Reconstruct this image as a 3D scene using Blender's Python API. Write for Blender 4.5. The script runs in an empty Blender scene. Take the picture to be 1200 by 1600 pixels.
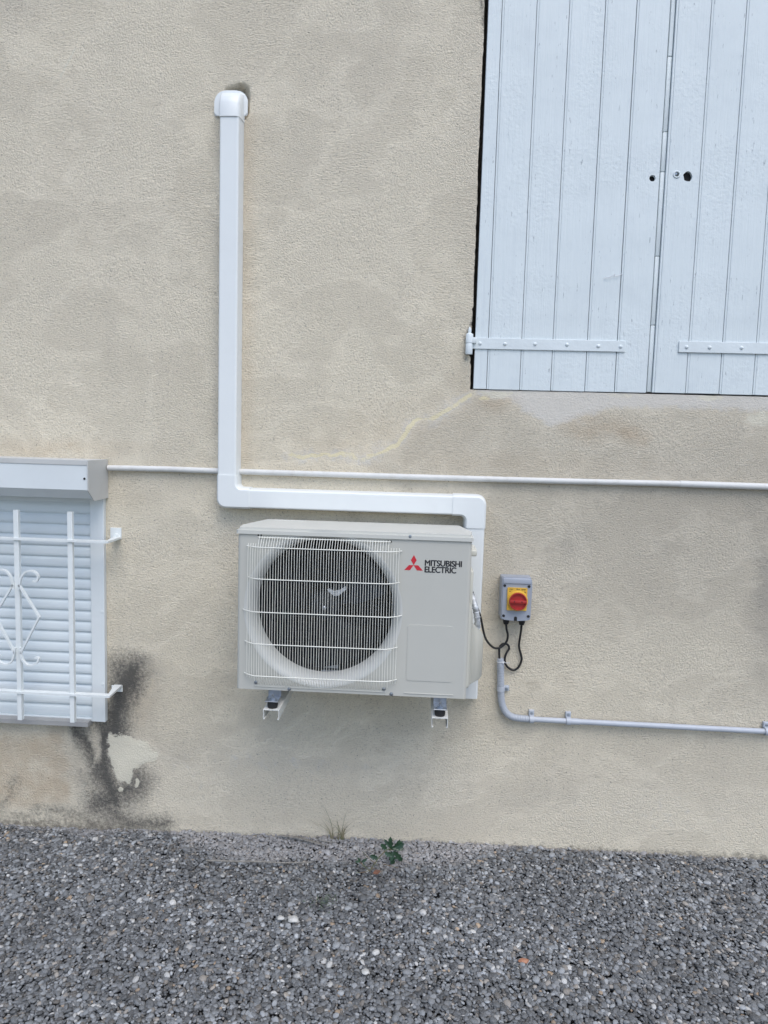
import bpy, bmesh, math, random
import numpy as np
from mathutils import Vector, Matrix, noise
random.seed(7); rng = np.random.default_rng(11)
scene = bpy.context.scene
COL = scene.collection
R = math.radians

# ------------------------------------------------------------------ camera, sky, sun, exposure
CAM_H, CAM_D, FPX = 1.597, 2.75, 1110.0
YAW, PITCH, ROLL = R(2.97), R(5.46), R(1.63)
_cy, _sy, _cp, _sp = math.cos(YAW), math.sin(YAW), math.cos(PITCH), math.sin(PITCH)
_f = Vector((-_sy*_cp, _cy*_cp, -_sp)); _r = Vector((_cy, _sy, 0)); _u = _r.cross(_f)
_cr, _sr = math.cos(ROLL), math.sin(ROLL)
_R = _cr*_r + _sr*_u; _U = -_sr*_r + _cr*_u
cam = bpy.data.cameras.new('camera'); camo = bpy.data.objects.new('camera', cam); COL.objects.link(camo)
m3 = Matrix((_R, _U, -_f)).transposed()
camo.matrix_world = Matrix.Translation((0, -CAM_D, CAM_H)) @ m3.to_4x4()
cam.sensor_fit = 'VERTICAL'; cam.sensor_height = 36; cam.lens = FPX/1600*36
cam.clip_start = .02; cam.clip_end = 400
scene.camera = camo

SUN_EL, SUN_AZ = R(58), R(22)          # azimuth measured from -Y (camera side) towards +X
w = bpy.data.worlds.new('World'); scene.world = w; w.use_nodes = True
nt = w.node_tree; nt.nodes.clear()
sky = nt.nodes.new('ShaderNodeTexSky'); sky.sky_type = 'NISHITA'; sky.sun_disc = False
sky.sun_elevation = SUN_EL; sky.sun_rotation = math.pi - SUN_AZ
sky.air_density = 1.0; sky.dust_density = 1.5; sky.ozone_density = 1.0
bg = nt.nodes.new('ShaderNodeBackground'); bg.inputs[1].default_value = .15
wo = nt.nodes.new('ShaderNodeOutputWorld')
nt.links.new(sky.outputs[0], bg.inputs[0]); nt.links.new(bg.outputs[0], wo.inputs[0])
sl = bpy.data.lights.new('sun', 'SUN'); sl.energy = 1.1; sl.angle = R(42); sl.color = (1, .985, .95)
slo = bpy.data.objects.new('sun', sl); COL.objects.link(slo)
sd = Vector((math.sin(SUN_AZ)*math.cos(SUN_EL), -math.cos(SUN_AZ)*math.cos(SUN_EL), math.sin(SUN_EL)))
slo.rotation_euler = sd.to_track_quat('Z', 'Y').to_euler(); slo.location = sd*8
scene.view_settings.view_transform = 'Standard'; scene.view_settings.look = 'None'
scene.view_settings.gamma = 1; scene.view_settings.exposure = 0.5

# ------------------------------------------------------------------ measuring helpers (photo survey -> metres on a real plane)
def W(px, py, d=0.0):
    """point of the plane standing d metres in front of the wall"""
    v = _R*((px-600)/FPX) + _U*((800-py)/FPX) + _f
    t = (CAM_D-d)/v.y
    return Vector((v.x*t, -d, CAM_H+v.z*t))
def G(px, py, z=0.0):
    v = _R*((px-600)/FPX) + _U*((800-py)/FPX) + _f
    t = (z-CAM_H)/v.z
    return Vector((v.x*t, -CAM_D+v.y*t, z))

# ------------------------------------------------------------------ object helpers
def tag(o, label, cat, group=None, kind=None):
    if label: o['label'] = label
    if cat: o['category'] = cat
    if group: o['group'] = group
    if kind: o['kind'] = kind
    return o
def thing(name, loc, label, cat, group=None):
    o = bpy.data.objects.new(name, None); COL.objects.link(o); o.location = loc
    o.empty_display_size = .1
    return tag(o, label, cat, group)
def wloc(o):
    v = Vector((0, 0, 0))
    while o: v += o.location; o = o.parent
    return v
def obj(name, bm, mat, parent=None, smooth=True, origin=None, angle=35, label=None, flat_big=.004):
    """bm in world coordinates -> one mesh object (child of parent)"""
    bmesh.ops.recalc_face_normals(bm, faces=bm.faces)
    me = bpy.data.meshes.new(name)
    if origin is None: origin = wloc(parent) if parent else Vector((0, 0, 0))
    bmesh.ops.translate(bm, verts=bm.verts, vec=-Vector(origin))
    bm.to_mesh(me); bm.free()
    if isinstance(mat, (list, tuple)):
        for m in mat: me.materials.append(m)
    else: me.materials.append(mat)
    if smooth:
        me.shade_smooth()
        me.set_sharp_from_angle(angle=R(angle))
    if flat_big:
        for p in me.polygons:
            if p.area > flat_big: p.use_smooth = False
    o = bpy.data.objects.new(name, me); COL.objects.link(o)
    if parent:
        o.parent = parent; o.location = Vector(origin)-wloc(parent)
    else: o.location = origin
    if label: o['label'] = label
    return o
def bx(bm, p0, p1, bev=0.0, seg=2, rot=None, mi=0):
    p0 = Vector(p0); p1 = Vector(p1); c = (p0+p1)/2; s = p1-p0
    M = Matrix.Translation(c) @ (rot.to_4x4() if rot else Matrix()) @ Matrix.Diagonal((abs(s.x), abs(s.y), abs(s.z), 1))
    r = bmesh.ops.create_cube(bm, size=1, matrix=M)
    vs = r['verts']; fs = {f for v in vs for f in v.link_faces}
    for f in fs: f.material_index = mi
    if bev > 0:
        es = list({e for v in vs for e in v.link_edges})
        bmesh.ops.bevel(bm, geom=es, offset=bev, segments=seg, profile=.5, affect='EDGES')
def cyl(bm, a, b, r0, r1=None, n=20, cap=True):
    a = Vector(a); b = Vector(b); r1 = r0 if r1 is None else r1
    d = b-a; M = Matrix.Translation((a+b)/2) @ d.to_track_quat('Z', 'Y').to_matrix().to_4x4()
    return bmesh.ops.create_cone(bm, cap_ends=cap, segments=n, radius1=r0, radius2=r1, depth=d.length, matrix=M)['verts']
def prism(bm, pts, vec, cap=True, mi=0):
    vec = Vector(vec); a = [bm.verts.new(p) for p in pts]; b = [bm.verts.new(Vector(p)+vec) for p in pts]
    n = len(a)
    for i in range(n):
        f = bm.faces.new((a[i], a[(i+1) % n], b[(i+1) % n], b[i])); f.material_index = mi
    if cap:
        f = bm.faces.new(a); f.material_index = mi; f = bm.faces.new(b[::-1]); f.material_index = mi
    return a+b
def lathe(bm, c, axis, prof, n=48):
    """prof: (radius, along axis)"""
    c = Vector(c); axis = Vector(axis).normalized(); u = axis.orthogonal().normalized(); v = axis.cross(u)
    rings = []
    for r, h in prof:
        if r < 1e-6: rings.append([bm.verts.new(c+axis*h)])
        else: rings.append([bm.verts.new(c+axis*h+(u*math.cos(2*math.pi*i/n)+v*math.sin(2*math.pi*i/n))*r) for i in range(n)])
    for A, B in zip(rings, rings[1:]):
        for i in range(n):
            j = (i+1) % n
            if len(A) == 1 and len(B) == 1: continue
            if len(A) == 1: bm.faces.new((A[0], B[i], B[j]))
            elif len(B) == 1: bm.faces.new((A[i], A[j], B[0]))
            else: bm.faces.new((A[i], A[j], B[j], B[i]))
def catmull(pts, k=8):
    P = [Vector(p) for p in pts]; P = [P[0]*2-P[1]]+P+[P[-1]*2-P[-2]]; out = []
    for i in range(1, len(P)-2):
        for j in range(k):
            t = j/k; a, b, c, d = P[i-1:i+3]
            out.append(.5*((2*b)+(c-a)*t+(2*a-5*b+4*c-d)*t*t+(3*b-a-3*c+d)*t**3))
    out.append(P[-2]); return out
def sweep(bm, path, prof, up=(0, -1, 0), cap=True, scales=None):
    up = Vector(up); path = [Vector(p) for p in path]; rings = []; n = len(path)
    for i, p in enumerate(path):
        a = (path[i]-path[i-1]).normalized() if i else None
        b = (path[i+1]-path[i]).normalized() if i < n-1 else None
        t = (a+b).normalized() if a and b else (a or b)
        s = t.cross(up).normalized(); u2 = s.cross(t).normalized()
        k = 1.0
        if a and b: k = min(1.6, 1/max(.5, math.cos(a.angle(b)/2)))
        sc = scales[i] if scales else 1.0
        rings.append([bm.verts.new(p+s*(x*k*sc)+u2*(y*sc)) for x, y in prof])
    m = len(prof)
    for A, B in zip(rings, rings[1:]):
        for i in range(m): bm.faces.new((A[i], A[(i+1) % m], B[(i+1) % m], B[i]))
    if cap: bm.faces.new(rings[0][::-1]); bm.faces.new(rings[-1])
def circ(r, n=10): return [(r*math.cos(2*math.pi*i/n), r*math.sin(2*math.pi*i/n)) for i in range(n)]
def rect(w_, h_): return [(-w_/2, -h_/2), (w_/2, -h_/2), (w_/2, h_/2), (-w_/2, h_/2)]
def B(): return bmesh.new()

# ------------------------------------------------------------------ materials
class NT:
    def __init__(s, name):
        s.m = bpy.data.materials.new(name); s.m.use_nodes = True; s.t = s.m.node_tree
        s.b = s.t.nodes['Principled BSDF']
        s.tc = s.n('ShaderNodeTexCoord').outputs['Object']
    def n(s, typ, **kw):
        x = s.t.nodes.new(typ)
        for k, v in kw.items():
            if k.startswith('i_'):
                key = k[2:]; key = int(key) if key.isdigit() else key.replace('_', ' ')
                if hasattr(v, 'is_linked') or isinstance(v, bpy.types.NodeSocket): s.t.links.new(v, x.inputs[key])
                else: x.inputs[key].default_value = v
            else: setattr(x, k, v)
        return x
    def math(s, op, a, b=0.0, clamp=False):
        x = s.n('ShaderNodeMath', operation=op, use_clamp=clamp)
        for i, v in ((0, a), (1, b)):
            if isinstance(v, bpy.types.NodeSocket): s.t.links.new(v, x.inputs[i])
            else: x.inputs[i].default_value = v
        return x.outputs[0]
    def mix(s, fac, a, b, blend='MIX'):
        x = s.n('ShaderNodeMix', data_type='RGBA', blend_type=blend)
        for i, v in ((0, fac), (6, a), (7, b)):
            if isinstance(v, bpy.types.NodeSocket): s.t.links.new(v, x.inputs[i])
            else: x.inputs[i].default_value = (*v, 1) if isinstance(v, tuple) and len(v) == 3 else v
        return x.outputs[2]
    def noise(s, scale, detail=3, rough=.5, vec=None, dist=0.0):
        return s.n('ShaderNodeTexNoise', i_Vector=vec or s.tc, i_Scale=scale, i_Detail=detail, i_Roughness=rough, i_Distortion=dist).outputs[0]
    def mapping(s, rot=(0, 0, 0), scale=(1, 1, 1), vec=None):
        return s.n('ShaderNodeMapping', i_Vector=vec or s.tc, i_Rotation=rot, i_Scale=scale).outputs[0]
    def ramp(s, v, a, b):
        return s.n('ShaderNodeMapRange', interpolation_type='SMOOTHSTEP', i_0=v, i_1=a, i_2=b).outputs[0]
    def bump(s, h, dist, strength=1.0, prev=None):
        x = s.n('ShaderNodeBump', i_Height=h, i_Distance=dist, i_Strength=strength)
        if prev: s.t.links.new(prev, x.inputs['Normal'])
        return x.outputs[0]
    def out(s, col=None, rough=None, nor=None):
        for k, v in (('Base Color', col), ('Roughness', rough), ('Normal', nor)):
            if v is None: continue
            if isinstance(v, bpy.types.NodeSocket): s.t.links.new(v, s.b.inputs[k])
            else: s.b.inputs[k].default_value = (*v, 1) if isinstance(v, tuple) and len(v) == 3 else v
        return s.m
def simple(name, col, rough=.5, metal=0.0, var=.06, vs=6.0, bump=0.0, bs=120.0, dirt=None, dfac=.3, spec=.5):
    s = NT(name); n = s.noise(vs, 4, .6)
    a = tuple(max(0, c*(1-var)) for c in col); b = tuple(min(1, c*(1+var)) for c in col)
    c = s.mix(s.ramp(n, .3, .7), a, b)
    if dirt:
        d = s.ramp(s.noise(vs*3.1, 6, .65), .5, .78)
        c = s.mix(s.math('MULTIPLY', d, dfac), c, dirt)
    s.b.inputs['Metallic'].default_value = metal; s.b.inputs['Specular IOR Level'].default_value = spec
    rr = s.n('ShaderNodeMapRange', i_0=s.noise(vs*4, 3), i_1=.3, i_2=.7, i_3=rough*.85, i_4=min(1, rough*1.15)).outputs[0]
    nor = s.bump(s.noise(bs, 3), bump) if bump else None
    return s.out(c, rr, nor)

M_duct = simple('white_pvc_trunking', (.78, .80, .79), .38, var=.015, vs=3, bump=.0002, bs=40, dirt=(.55, .52, .47), dfac=.08)
M_pvc = simple('cream_white_painted_pipe', (.66, .655, .63), .5, var=.05, vs=9, bump=.0006, bs=90, dirt=(.42, .37, .3), dfac=.3)
M_case = simple('pale_grey_powder_coat', (.525, .515, .465), .45, var=.012, vs=3, bump=.00012, bs=600)
M_case2 = simple('ivory_plastic', (.60, .59, .52), .45, var=.02, vs=5)
M_lid = simple('lid_coat', (.60, .595, .545), .42, var=.015, vs=3, bump=.00012, bs=600)
M_wire = simple('cream_coated_wire', (.84, .83, .75), .4, var=.03)
M_dark = simple('black_inner_plastic', (.009, .011, .014), .5, var=.2, vs=20)
M_blade = simple('dark_grey_fan_plastic', (.014, .016, .02), .28, var=.1)
M_coil = simple('blackened_coil_fins', (.014, .016, .018), .5, var=.3, vs=40)
M_copper = simple('coil_tube', (.16, .16, .17), .4, metal=.3)
M_bell = simple('bell_mouth_plastic', (.58, .58, .55), .4, var=.02)
M_red = simple('red_logo_ink', (.55, .025, .04), .4, var=.03)
M_ink = simple('black_logo_ink', (.02, .02, .025), .4)
M_rubber = simple('black_rubber', (.015, .015, .016), .6)
M_zinc = simple('zinc_plated_steel', (.36, .39, .43), .34, metal=.9, var=.12, vs=40, bump=.0001, bs=150)
M_bracket = simple('cream_painted_steel', (.70, .70, .66), .4, var=.03, dirt=(.4, .38, .33), dfac=.2)
M_cable = simple('black_cable_sheath', (.014, .014, .015), .42)
M_grey = simple('grey_switch_plastic', (.33, .36, .42), .42, var=.02)
M_greyp = simple('light_grey_conduit', (.46, .49, .54), .42, var=.04, vs=14, dirt=(.3, .29, .27), dfac=.25)
M_yellow = simple('yellow_plate', (.72, .44, .06), .4, var=.04)
M_redk = simple('red_knob', (.40, .03, .028), .35, var=.04)
M_hole = simple('hollow_shade', (.012, .012, .013), .9)  # near-black that stands for the shade inside holes and slots
M_foil = simple('silver_insulation', (.50, .52, .54), .45, metal=.25, var=.25, vs=50, bump=.004, bs=80)
M_alu = simple('white_lacquered_aluminium', (.71, .745, .75), .38, var=.02, vs=4, dirt=(.45, .44, .42), dfac=.12)
M_alu2 = simple('end_cap_lacquer', (.56, .56, .54), .5, var=.03, vs=5, dirt=(.4, .38, .34), dfac=.3)
M_sill = simple('grey_sill', (.38, .37, .36), .6, var=.06, vs=9, dirt=(.2, .19, .17), dfac=.4)
M_bars = simple('white_painted_iron', (.76, .79, .78), .35, var=.03, vs=8, bump=.0008, bs=60, dirt=(.5, .49, .46), dfac=.2)
M_tie = simple('white_nylon', (.75, .76, .78), .4)

def slat_mat():
    s = NT('roller_slats'); n = s.noise(5, 4)
    c = s.mix(s.ramp(n, .3, .7), (.67, .72, .74), (.71, .76, .78))
    d = s.ramp(s.noise(4, 6, .7, vec=s.mapping(scale=(1, 1, 6))), .58, .8)
    c = s.mix(s.math('MULTIPLY', d, .25), c, (.45, .46, .47))
    return s.out(c, .42)
M_slat = slat_mat()

def shutter_mat():
    s = NT('white_brushed_wood_paint')
    g = s.noise(1.0, 8, .65, vec=s.mapping(scale=(260, 260, 9)))
    g2 = s.noise(1.0, 4, .6, vec=s.mapping(scale=(60, 60, 2.5)))
    blob = s.noise(75, 4, .6)
    area = s.ramp(s.noise(3.2, 2), .42, .6)
    h = s.math('ADD', s.math('MULTIPLY', g, .35), s.math('ADD', s.math('MULTIPLY', g2, .5), s.math('MULTIPLY', s.math('MULTIPLY', blob, area), .6)))
    nor = s.bump(h, .0030, 1.0)
    base = s.mix(s.ramp(s.noise(4, 4), .3, .7), (.68, .735, .745), (.71, .765, .775))
    # grain cracks and chips where paint is missing
    cr = s.ramp(s.noise(1.0, 5, .6, vec=s.mapping(scale=(150, 150, 22))), .668, .70)
    c = s.mix(s.math('MULTIPLY', cr, .55), base, (.16, .18, .2))
    c = s.mix(s.math('MULTIPLY', s.ramp(s.noise(10, 6, .7), .42, .75), .22), c, (.50, .55, .58))
    lg = s.ramp(s.noise(1.0, 3, .6, vec=s.mapping(scale=(55, 55, .8))), .6, .8)
    c = s.mix(s.math('MULTIPLY', lg, .16), c, (.38, .42, .47))
    return s.out(c, .45, nor)
M_wood = shutter_mat()
M_iron = simple('white_painted_hinge', (.70, .75, .76), .4, var=.03, vs=10, bump=.001, bs=70)

def wall_mat():
    s = NT('weathered_beige_stucco')
    at = s.n('ShaderNodeAttribute', attribute_name='sa'); sa = s.n('ShaderNodeSeparateColor', i_0=at.outputs[0])
    at2 = s.n('ShaderNodeAttribute', attribute_name='sb'); sb = s.n('ShaderNodeSeparateColor', i_0=at2.outputs[0])
    at3 = s.n('ShaderNodeAttribute', attribute_name='sc'); sc = s.n('ShaderNodeSeparateColor', i_0=at3.outputs[0])
    # warped coordinates
    wn = s.n('ShaderNodeTexNoise', i_Vector=s.tc, i_Scale=1.7, i_Detail=2.0)
    wv = s.n('ShaderNodeVectorMath', operation='MULTIPLY_ADD', i_0=wn.outputs[1], i_1=(.12, .05, .12), i_2=s.tc).outputs[0]
    A = s.noise(1.0, 5, .7, vec=s.mapping(rot=(0, R(38), 0), scale=(125, 120, 235), vec=wv))
    Bn = s.noise(1.0, 5, .7, vec=s.mapping(rot=(0, R(-8), 0), scale=(90, 120, 235), vec=wv))
    Cn = s.noise(150, 5, .66, vec=wv)
    m1 = s.ramp(s.noise(1.4, 5), .475, .525); m2 = s.ramp(s.noise(2.3, 5, vec=s.mapping(scale=(1, 1, 1.4))), .50, .55)
    h = s.mix(m1, A, Bn); h = s.mix(m2, h, Cn)
    hs = s.n('ShaderNodeSeparateColor', i_0=h).outputs[0]
    big = s.noise(22, 4, .5)
    smooth_area = s.math('MAXIMUM', s.math('MULTIPLY', sb.outputs[0], .65), s.math('MULTIPLY', sa.outputs[2], .5))
    amp = s.math('SUBTRACT', 1.0, smooth_area)
    soft = s.n('ShaderNodeMapRange', i_0=s.noise(1.9, 4, .6), i_1=.3, i_2=.7, i_3=.85, i_4=1.05).outputs[0]
    amp = s.math('MULTIPLY', amp, soft)
    hh = s.math('MULTIPLY', s.ramp(hs, .25, .72), amp)
    nor = s.bump(hh, .0032, 1.0)
    nor = s.bump(big, .004, .5, nor)
    # colour
    n1 = s.noise(.9, 5, .6); n2 = s.noise(5, 5, .6)
    c = s.mix(s.ramp(n1, .35, .68), (.845, .757, .595), (.865, .777, .615))
    c = s.mix(s.math('MULTIPLY', s.ramp(n2, .45, .75), .12), c, (.58, .51, .42))
    streak = s.noise(1.0, 4, .6, vec=s.mapping(scale=(7, 7, .9)))
    c = s.mix(s.math('MULTIPLY', s.ramp(streak, .5, .75), .1), c, (.56, .51, .44))
    # tone layers: sc.r warm-grey area, sc.g grey smudges and right-edge dark band, sc.b bright area
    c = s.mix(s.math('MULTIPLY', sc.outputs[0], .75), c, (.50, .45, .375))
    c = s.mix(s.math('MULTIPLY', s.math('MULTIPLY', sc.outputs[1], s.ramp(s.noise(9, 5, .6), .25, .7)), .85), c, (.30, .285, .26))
    c = s.mix(s.math('MULTIPLY', sc.outputs[2], .6), c, (.80, .72, .61))
    # dark pits painted in, standing for shade in the pores
    pn_ = s.noise(1.0, 3, .6, vec=s.mapping(rot=(0, R(20), 0), scale=(150, 120, 210), vec=wv))
    pit = s.ramp(pn_, .40, .33)
    c = s.mix(s.math('MULTIPLY', s.math('MULTIPLY', pit, amp), .5), c, (.26, .225, .18))
    c = s.mix(s.math('MULTIPLY', s.ramp(hs, .58, .36), .16), c, (.36, .31, .24))  # shade of the bump hollows put into the colour so the grain reads
    gr_ = s.noise(240, 3, .7)
    c = s.mix(s.math('MULTIPLY', s.ramp(gr_, .62, .38), .11), c, (.35, .31, .25))
    fine = s.ramp(s.noise(120, 2, .5), .66, .72)
    c = s.mix(s.math('MULTIPLY', fine, .65), c, (.16, .14, .115))
    # pale wash
    pw = s.ramp(s.math('ADD', sb.outputs[0], s.math('MULTIPLY', s.math('SUBTRACT', s.noise(20, 7, .75), .5), 1.9)), .3, .75)
    pw = s.math('MULTIPLY', pw, s.ramp(sb.outputs[0], .03, .25))
    c = s.mix(s.math('MULTIPLY', pw, .7), c, (.66, .63, .585))
    # brown stain
    br = s.math('MULTIPLY', sa.outputs[1], s.ramp(s.noise(11, 5, .65), .15, .7))
    c = s.mix(s.math('MULTIPLY', br, .85), c, (.46, .32, .19))
    # light patch
    lp = s.ramp(s.math('ADD', sa.outputs[2], s.math('MULTIPLY', s.math('SUBTRACT', s.noise(40, 7, .8), .5), 1.7)), .40, .60)
    # mould
    mo = s.ramp(s.math('ADD', sa.outputs[0], s.math('MULTIPLY', s.math('SUBTRACT', s.noise(75, 7, .8), .5), 1.9)), .12, 1.1)
    mo = s.math('MULTIPLY', mo, s.ramp(sa.outputs[0], .03, .30))
    c = s.mix(s.math('MULTIPLY', mo, .92), c, (.07, .068, .064))
    lp = s.math('MULTIPLY', lp, s.ramp(sa.outputs[2], .05, .3))
    c = s.mix(s.math('MULTIPLY', lp, .85), c, (.74, .69, .56))
    # yellow filler line
    yl = s.ramp(s.math('ADD', sb.outputs[2], s.math('MULTIPLY', s.math('SUBTRACT', s.noise(70, 4, .7), .5), 1.0)), .4, .7)
    yl = s.math('MULTIPLY', yl, s.ramp(sb.outputs[2], .05, .3))
    c = s.mix(s.math('MULTIPLY', s.math('MULTIPLY', yl, s.ramp(s.noise(9, 4, .7), .32, .52)), .75), c, (.83, .73, .46))
    # base grime
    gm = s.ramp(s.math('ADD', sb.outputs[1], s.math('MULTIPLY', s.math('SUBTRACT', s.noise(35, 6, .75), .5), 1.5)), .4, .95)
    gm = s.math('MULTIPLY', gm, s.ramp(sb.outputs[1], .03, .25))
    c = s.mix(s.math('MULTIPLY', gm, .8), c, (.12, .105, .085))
    return s.out(c, .92, nor)
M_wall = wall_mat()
M_reveal = simple('rough_grey_mortar', (.22, .20, .17), .95, var=.3, vs=20, bump=.006, bs=60)

# ------------------------------------------------------------------ WALL
def project(X, Z):
    v = np.stack([X, np.full_like(X, CAM_D), Z-CAM_H], -1)
    a = v@np.array(_R); b = v@np.array(_U); c = v@np.array(_f)
    return 600+FPX*a/c, 800-FPX*b/c
OX0 = W(741.7, 400).x+.0002; OX1 = OX0+1.40; OZ0 = W(870, 611, .004).z-.0022; OZ1 = 3.82   # shutter opening
def build_wall():
    xs = np.concatenate([np.linspace(-8, -2.1, 24)[:-1], np.arange(-2.1, 1.8, .009), np.linspace(1.8, 8, 24)])
    zs = np.concatenate([[-.25, -.06], np.arange(-.03, 3.9, .009), np.linspace(3.95, 6.4, 14)])
    def snap(a, v): a[np.argmin(abs(a-v))] = v
    for v in (OX0, OX1): snap(xs, v)
    for v in (OZ0, OZ1): snap(zs, v)
    nx, nz = len(xs), len(zs); X, Z = np.meshgrid(xs, zs); Xf, Zf = X.ravel().copy(), Z.ravel().copy()
    px, py = project(Xf, Zf)
    wob = np.zeros((2, len(px)))
    for i in np.nonzero((Xf > -2.2) & (Xf < 1.9) & (Zf < 1.7))[0]:
        a, b = Xf[i]*9, Zf[i]*9
        wob[0, i] = noise.noise((a, 1.3, b))*1.3+noise.noise((a*3, 5.3, b*3))*.6; wob[1, i] = noise.noise((a, 9.7, b))*1.3+noise.noise((a*3, 3.1, b*3))*.6
    px = px+wob[0]*9; py = py+wob[1]*9*(py < 1255)
    def ell(cx, cy, rx, ry, rot=0, soft=.6):
        c, s_ = math.cos(R(rot)), math.sin(R(rot)); dx, dy = px-cx, py-cy
        q = np.sqrt(((c*dx+s_*dy)/rx)**2+((-s_*dx+c*dy)/ry)**2)
        return np.clip((1+soft-q)/(2*soft), 0, 1)
    def seg(pts, wd):
        out = np.zeros_like(px)
        for (a, b), (c, d) in zip(pts, pts[1:]):
            L = (c-a)**2+(d-b)**2; t = np.clip(((px-a)*(c-a)+(py-b)*(d-b))/L, 0, 1)
            q = np.hypot(px-a-t*(c-a), py-b-t*(d-b)); out = np.maximum(out, np.clip(1-(q/wd)*.5, 0, 1))
        return out
    def poly(pts, soft):
        ins = np.zeros(px.shape, bool); dist = np.full(px.shape, 1e9)
        for (a, b), (c, d) in zip(pts, pts[1:]+pts[:1]):
            cond = ((b > py) != (d > py)) & (px < (c-a)*(py-b)/((d-b) if d != b else 1e-9)+a); ins ^= cond
            L = (c-a)**2+(d-b)**2; t = np.clip(((px-a)*(c-a)+(py-b)*(d-b))/L, 0, 1)
            dist = np.minimum(dist, np.hypot(px-a-t*(c-a), py-b-t*(d-b)))
        return np.clip(.5+np.where(ins, dist, -dist)/soft, 0, 1)
    mx = np.maximum.reduce
    mould = mx([seg([(197, 1050), (192, 1075), (187, 1100), (183, 1128), (178, 1150)], 24)*1.2, seg([(200, 1060), (184, 1135)], 20)*.95,
                seg([(168, 1135), (160, 1165), (158, 1195), (166, 1225), (175, 1250)], 17)*1.15, seg([(150, 1150), (150, 1235)], 24)*.62,
                seg([(128, 1136), (134, 1160), (143, 1185)], 13)*.95, seg([(150, 1255), (200, 1235), (215, 1222)], 24)*.95,
                seg([(165, 1265), (200, 1288), (262, 1288)], 15)*.85, seg([(60, 1262), (110, 1268), (150, 1285)], 10)*.6, seg([(0, 1262), (22, 1238), (20, 1215)], 10)*.55,
                seg([(178, 1222), (176, 1290)], 12)*.6, ell(372, 150, 14, 14)*.8, seg([(745, 485), (735, 512), (731, 520)], 3)*.9, seg([(752, 0), (757, 40)], 4)*.8, seg([(727, 525), (728, 562)], 3)*.7])
    mould *= 1-ell(150, 1165, 7, 24)*.6
    brown = mx([poly([(-60, 1165), (60, 1150), (103, 1140), (105, 1250), (60, 1262), (-60, 1255)], 14)*.55,
                ell(60, 702, 120, 12, soft=.9)*.45, seg([(386, 185), (386, 720)], 9)*.28, ell(225, 1100, 14, 40, soft=.9)*.22,
                ell(937, 668, 40, 16, soft=.8)*.55, ell(986, 682, 22, 14, soft=.8)*.65, ell(770, 630, 30, 12, soft=.9)*.5,
                ell(590, 680, 120, 40, -15, .9)*.25, ell(760, 720, 200, 14, 2, .9)*.22, ell(40, 1205, 60, 40)*.35, ell(725, 600, 18, 45, soft=.9)*.3])
    light = mx([poly([(170, 1143), (200, 1148), (222, 1160), (240, 1176), (233, 1194), (212, 1205), (203, 1222), (190, 1219), (178, 1212), (172, 1190)], 17),
                ell(188, 1236, 6, 6)*.9, ell(1190, 655, 28, 12, soft=.5)*.8, ell(214, 1222, 3, 5), seg([(118, 76), (94, 122)], 2.2)*.75, seg([(998, 695), (992, 725)], 2)*.6,
                poly([(745, 611), (805, 612), (795, 620), (775, 625), (757, 618)], 4)*.75, ell(1110, 622, 22, 5)*.8, ell(975, 618, 40, 4)*.6])
    pale = mx([seg([(735, 617), (700, 640), (662, 660), (630, 684), (598, 703), (568, 716), (530, 714), (455, 706)], 13)*.62, poly([(740, 600), (1300, 610), (1300, 648), (1150, 640), (960, 636), (905, 652), (870, 670), (840, 655), (800, 628), (745, 618)], 22),
               ell(470, 1195, 260, 24, 2, .8)*.35, ell(1040, 1270, 260, 40, 2, .9)*.3, ell(300, 1200, 60, 60, soft=.8)*.25])
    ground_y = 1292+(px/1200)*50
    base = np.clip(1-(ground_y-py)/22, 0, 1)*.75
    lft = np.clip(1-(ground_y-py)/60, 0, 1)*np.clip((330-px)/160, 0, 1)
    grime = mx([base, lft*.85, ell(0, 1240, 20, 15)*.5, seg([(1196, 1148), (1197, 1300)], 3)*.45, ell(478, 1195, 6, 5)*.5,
                seg([(748, 0), (757, 60)], 6)*.5])
    yellow = mx([seg([(735, 617), (700, 640), (662, 660), (630, 684), (598, 703), (568, 716), (530, 714), (455, 706)], 3.4), seg([(232, 1060), (222, 1105)], 2.5)*.5, ell(757, 622, 10, 3)])
    yellow *= 1.0
    tone = mx([seg([(560, 1200), (900, 1240)], 60)*.1, poly([(735, 617), (1300, 617), (1300, 900), (760, 900), (600, 745), (568, 722), (600, 706), (632, 687), (664, 664), (702, 644)], 14)*.5, seg([(300, 1130), (330, 1230)], 40)*.2, ell(180, 1180, 90, 110, 0, .8)*.45,
               ell(1080, 800, 300, 200, 0, .7)*.75, ell(640, 1120, 300, 60, 2, .8)*.15, ell(1150, 1080, 180, 200, 0, .8)*.25, ell(250, 1200, 200, 90, 0, .9)*.3,
               ell(1200, 950, 60, 160, 0, .9)*.8, ell(0, 0, 60, 30, 0, .9)*.6, seg([(742, 0), (742, 500)], 20)*.25])  # top-left corner carries painted occlusion shade; right edge is darker
    grey_patch = mx([seg([(195, 1055), (182, 1140), (160, 1200), (176, 1265)], 34)*.6, ell(888, 850, 34, 16, -50, .8)*.55, ell(905, 845, 20, 30, 0, .8)*.3, ell(1195, 905, 18, 110, 0, .9)*.65, ell(545, 1195, 130, 9, 0, .8)*.3, ell(860, 1240, 60, 18, -8, .9)*.3,  # mould halo, grey smudges, and a darker grey band at the right edge
                 ell(270, 1180, 60, 20, 0, .9)*.25, ell(360, 300, 16, 160, 0, .9)*.0, ell(240, 1000, 60, 20, 0, .9)*.18])
    bright = mx([ell(560, 80, 220, 260, 10, .9)*.35, ell(150, 250, 200, 260, 0, .9)*.3, ell(700, 1230, 420, 70, 2, .9)*.5])  # lower ellipse is painted in for missing bounce light on the wall
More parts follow.
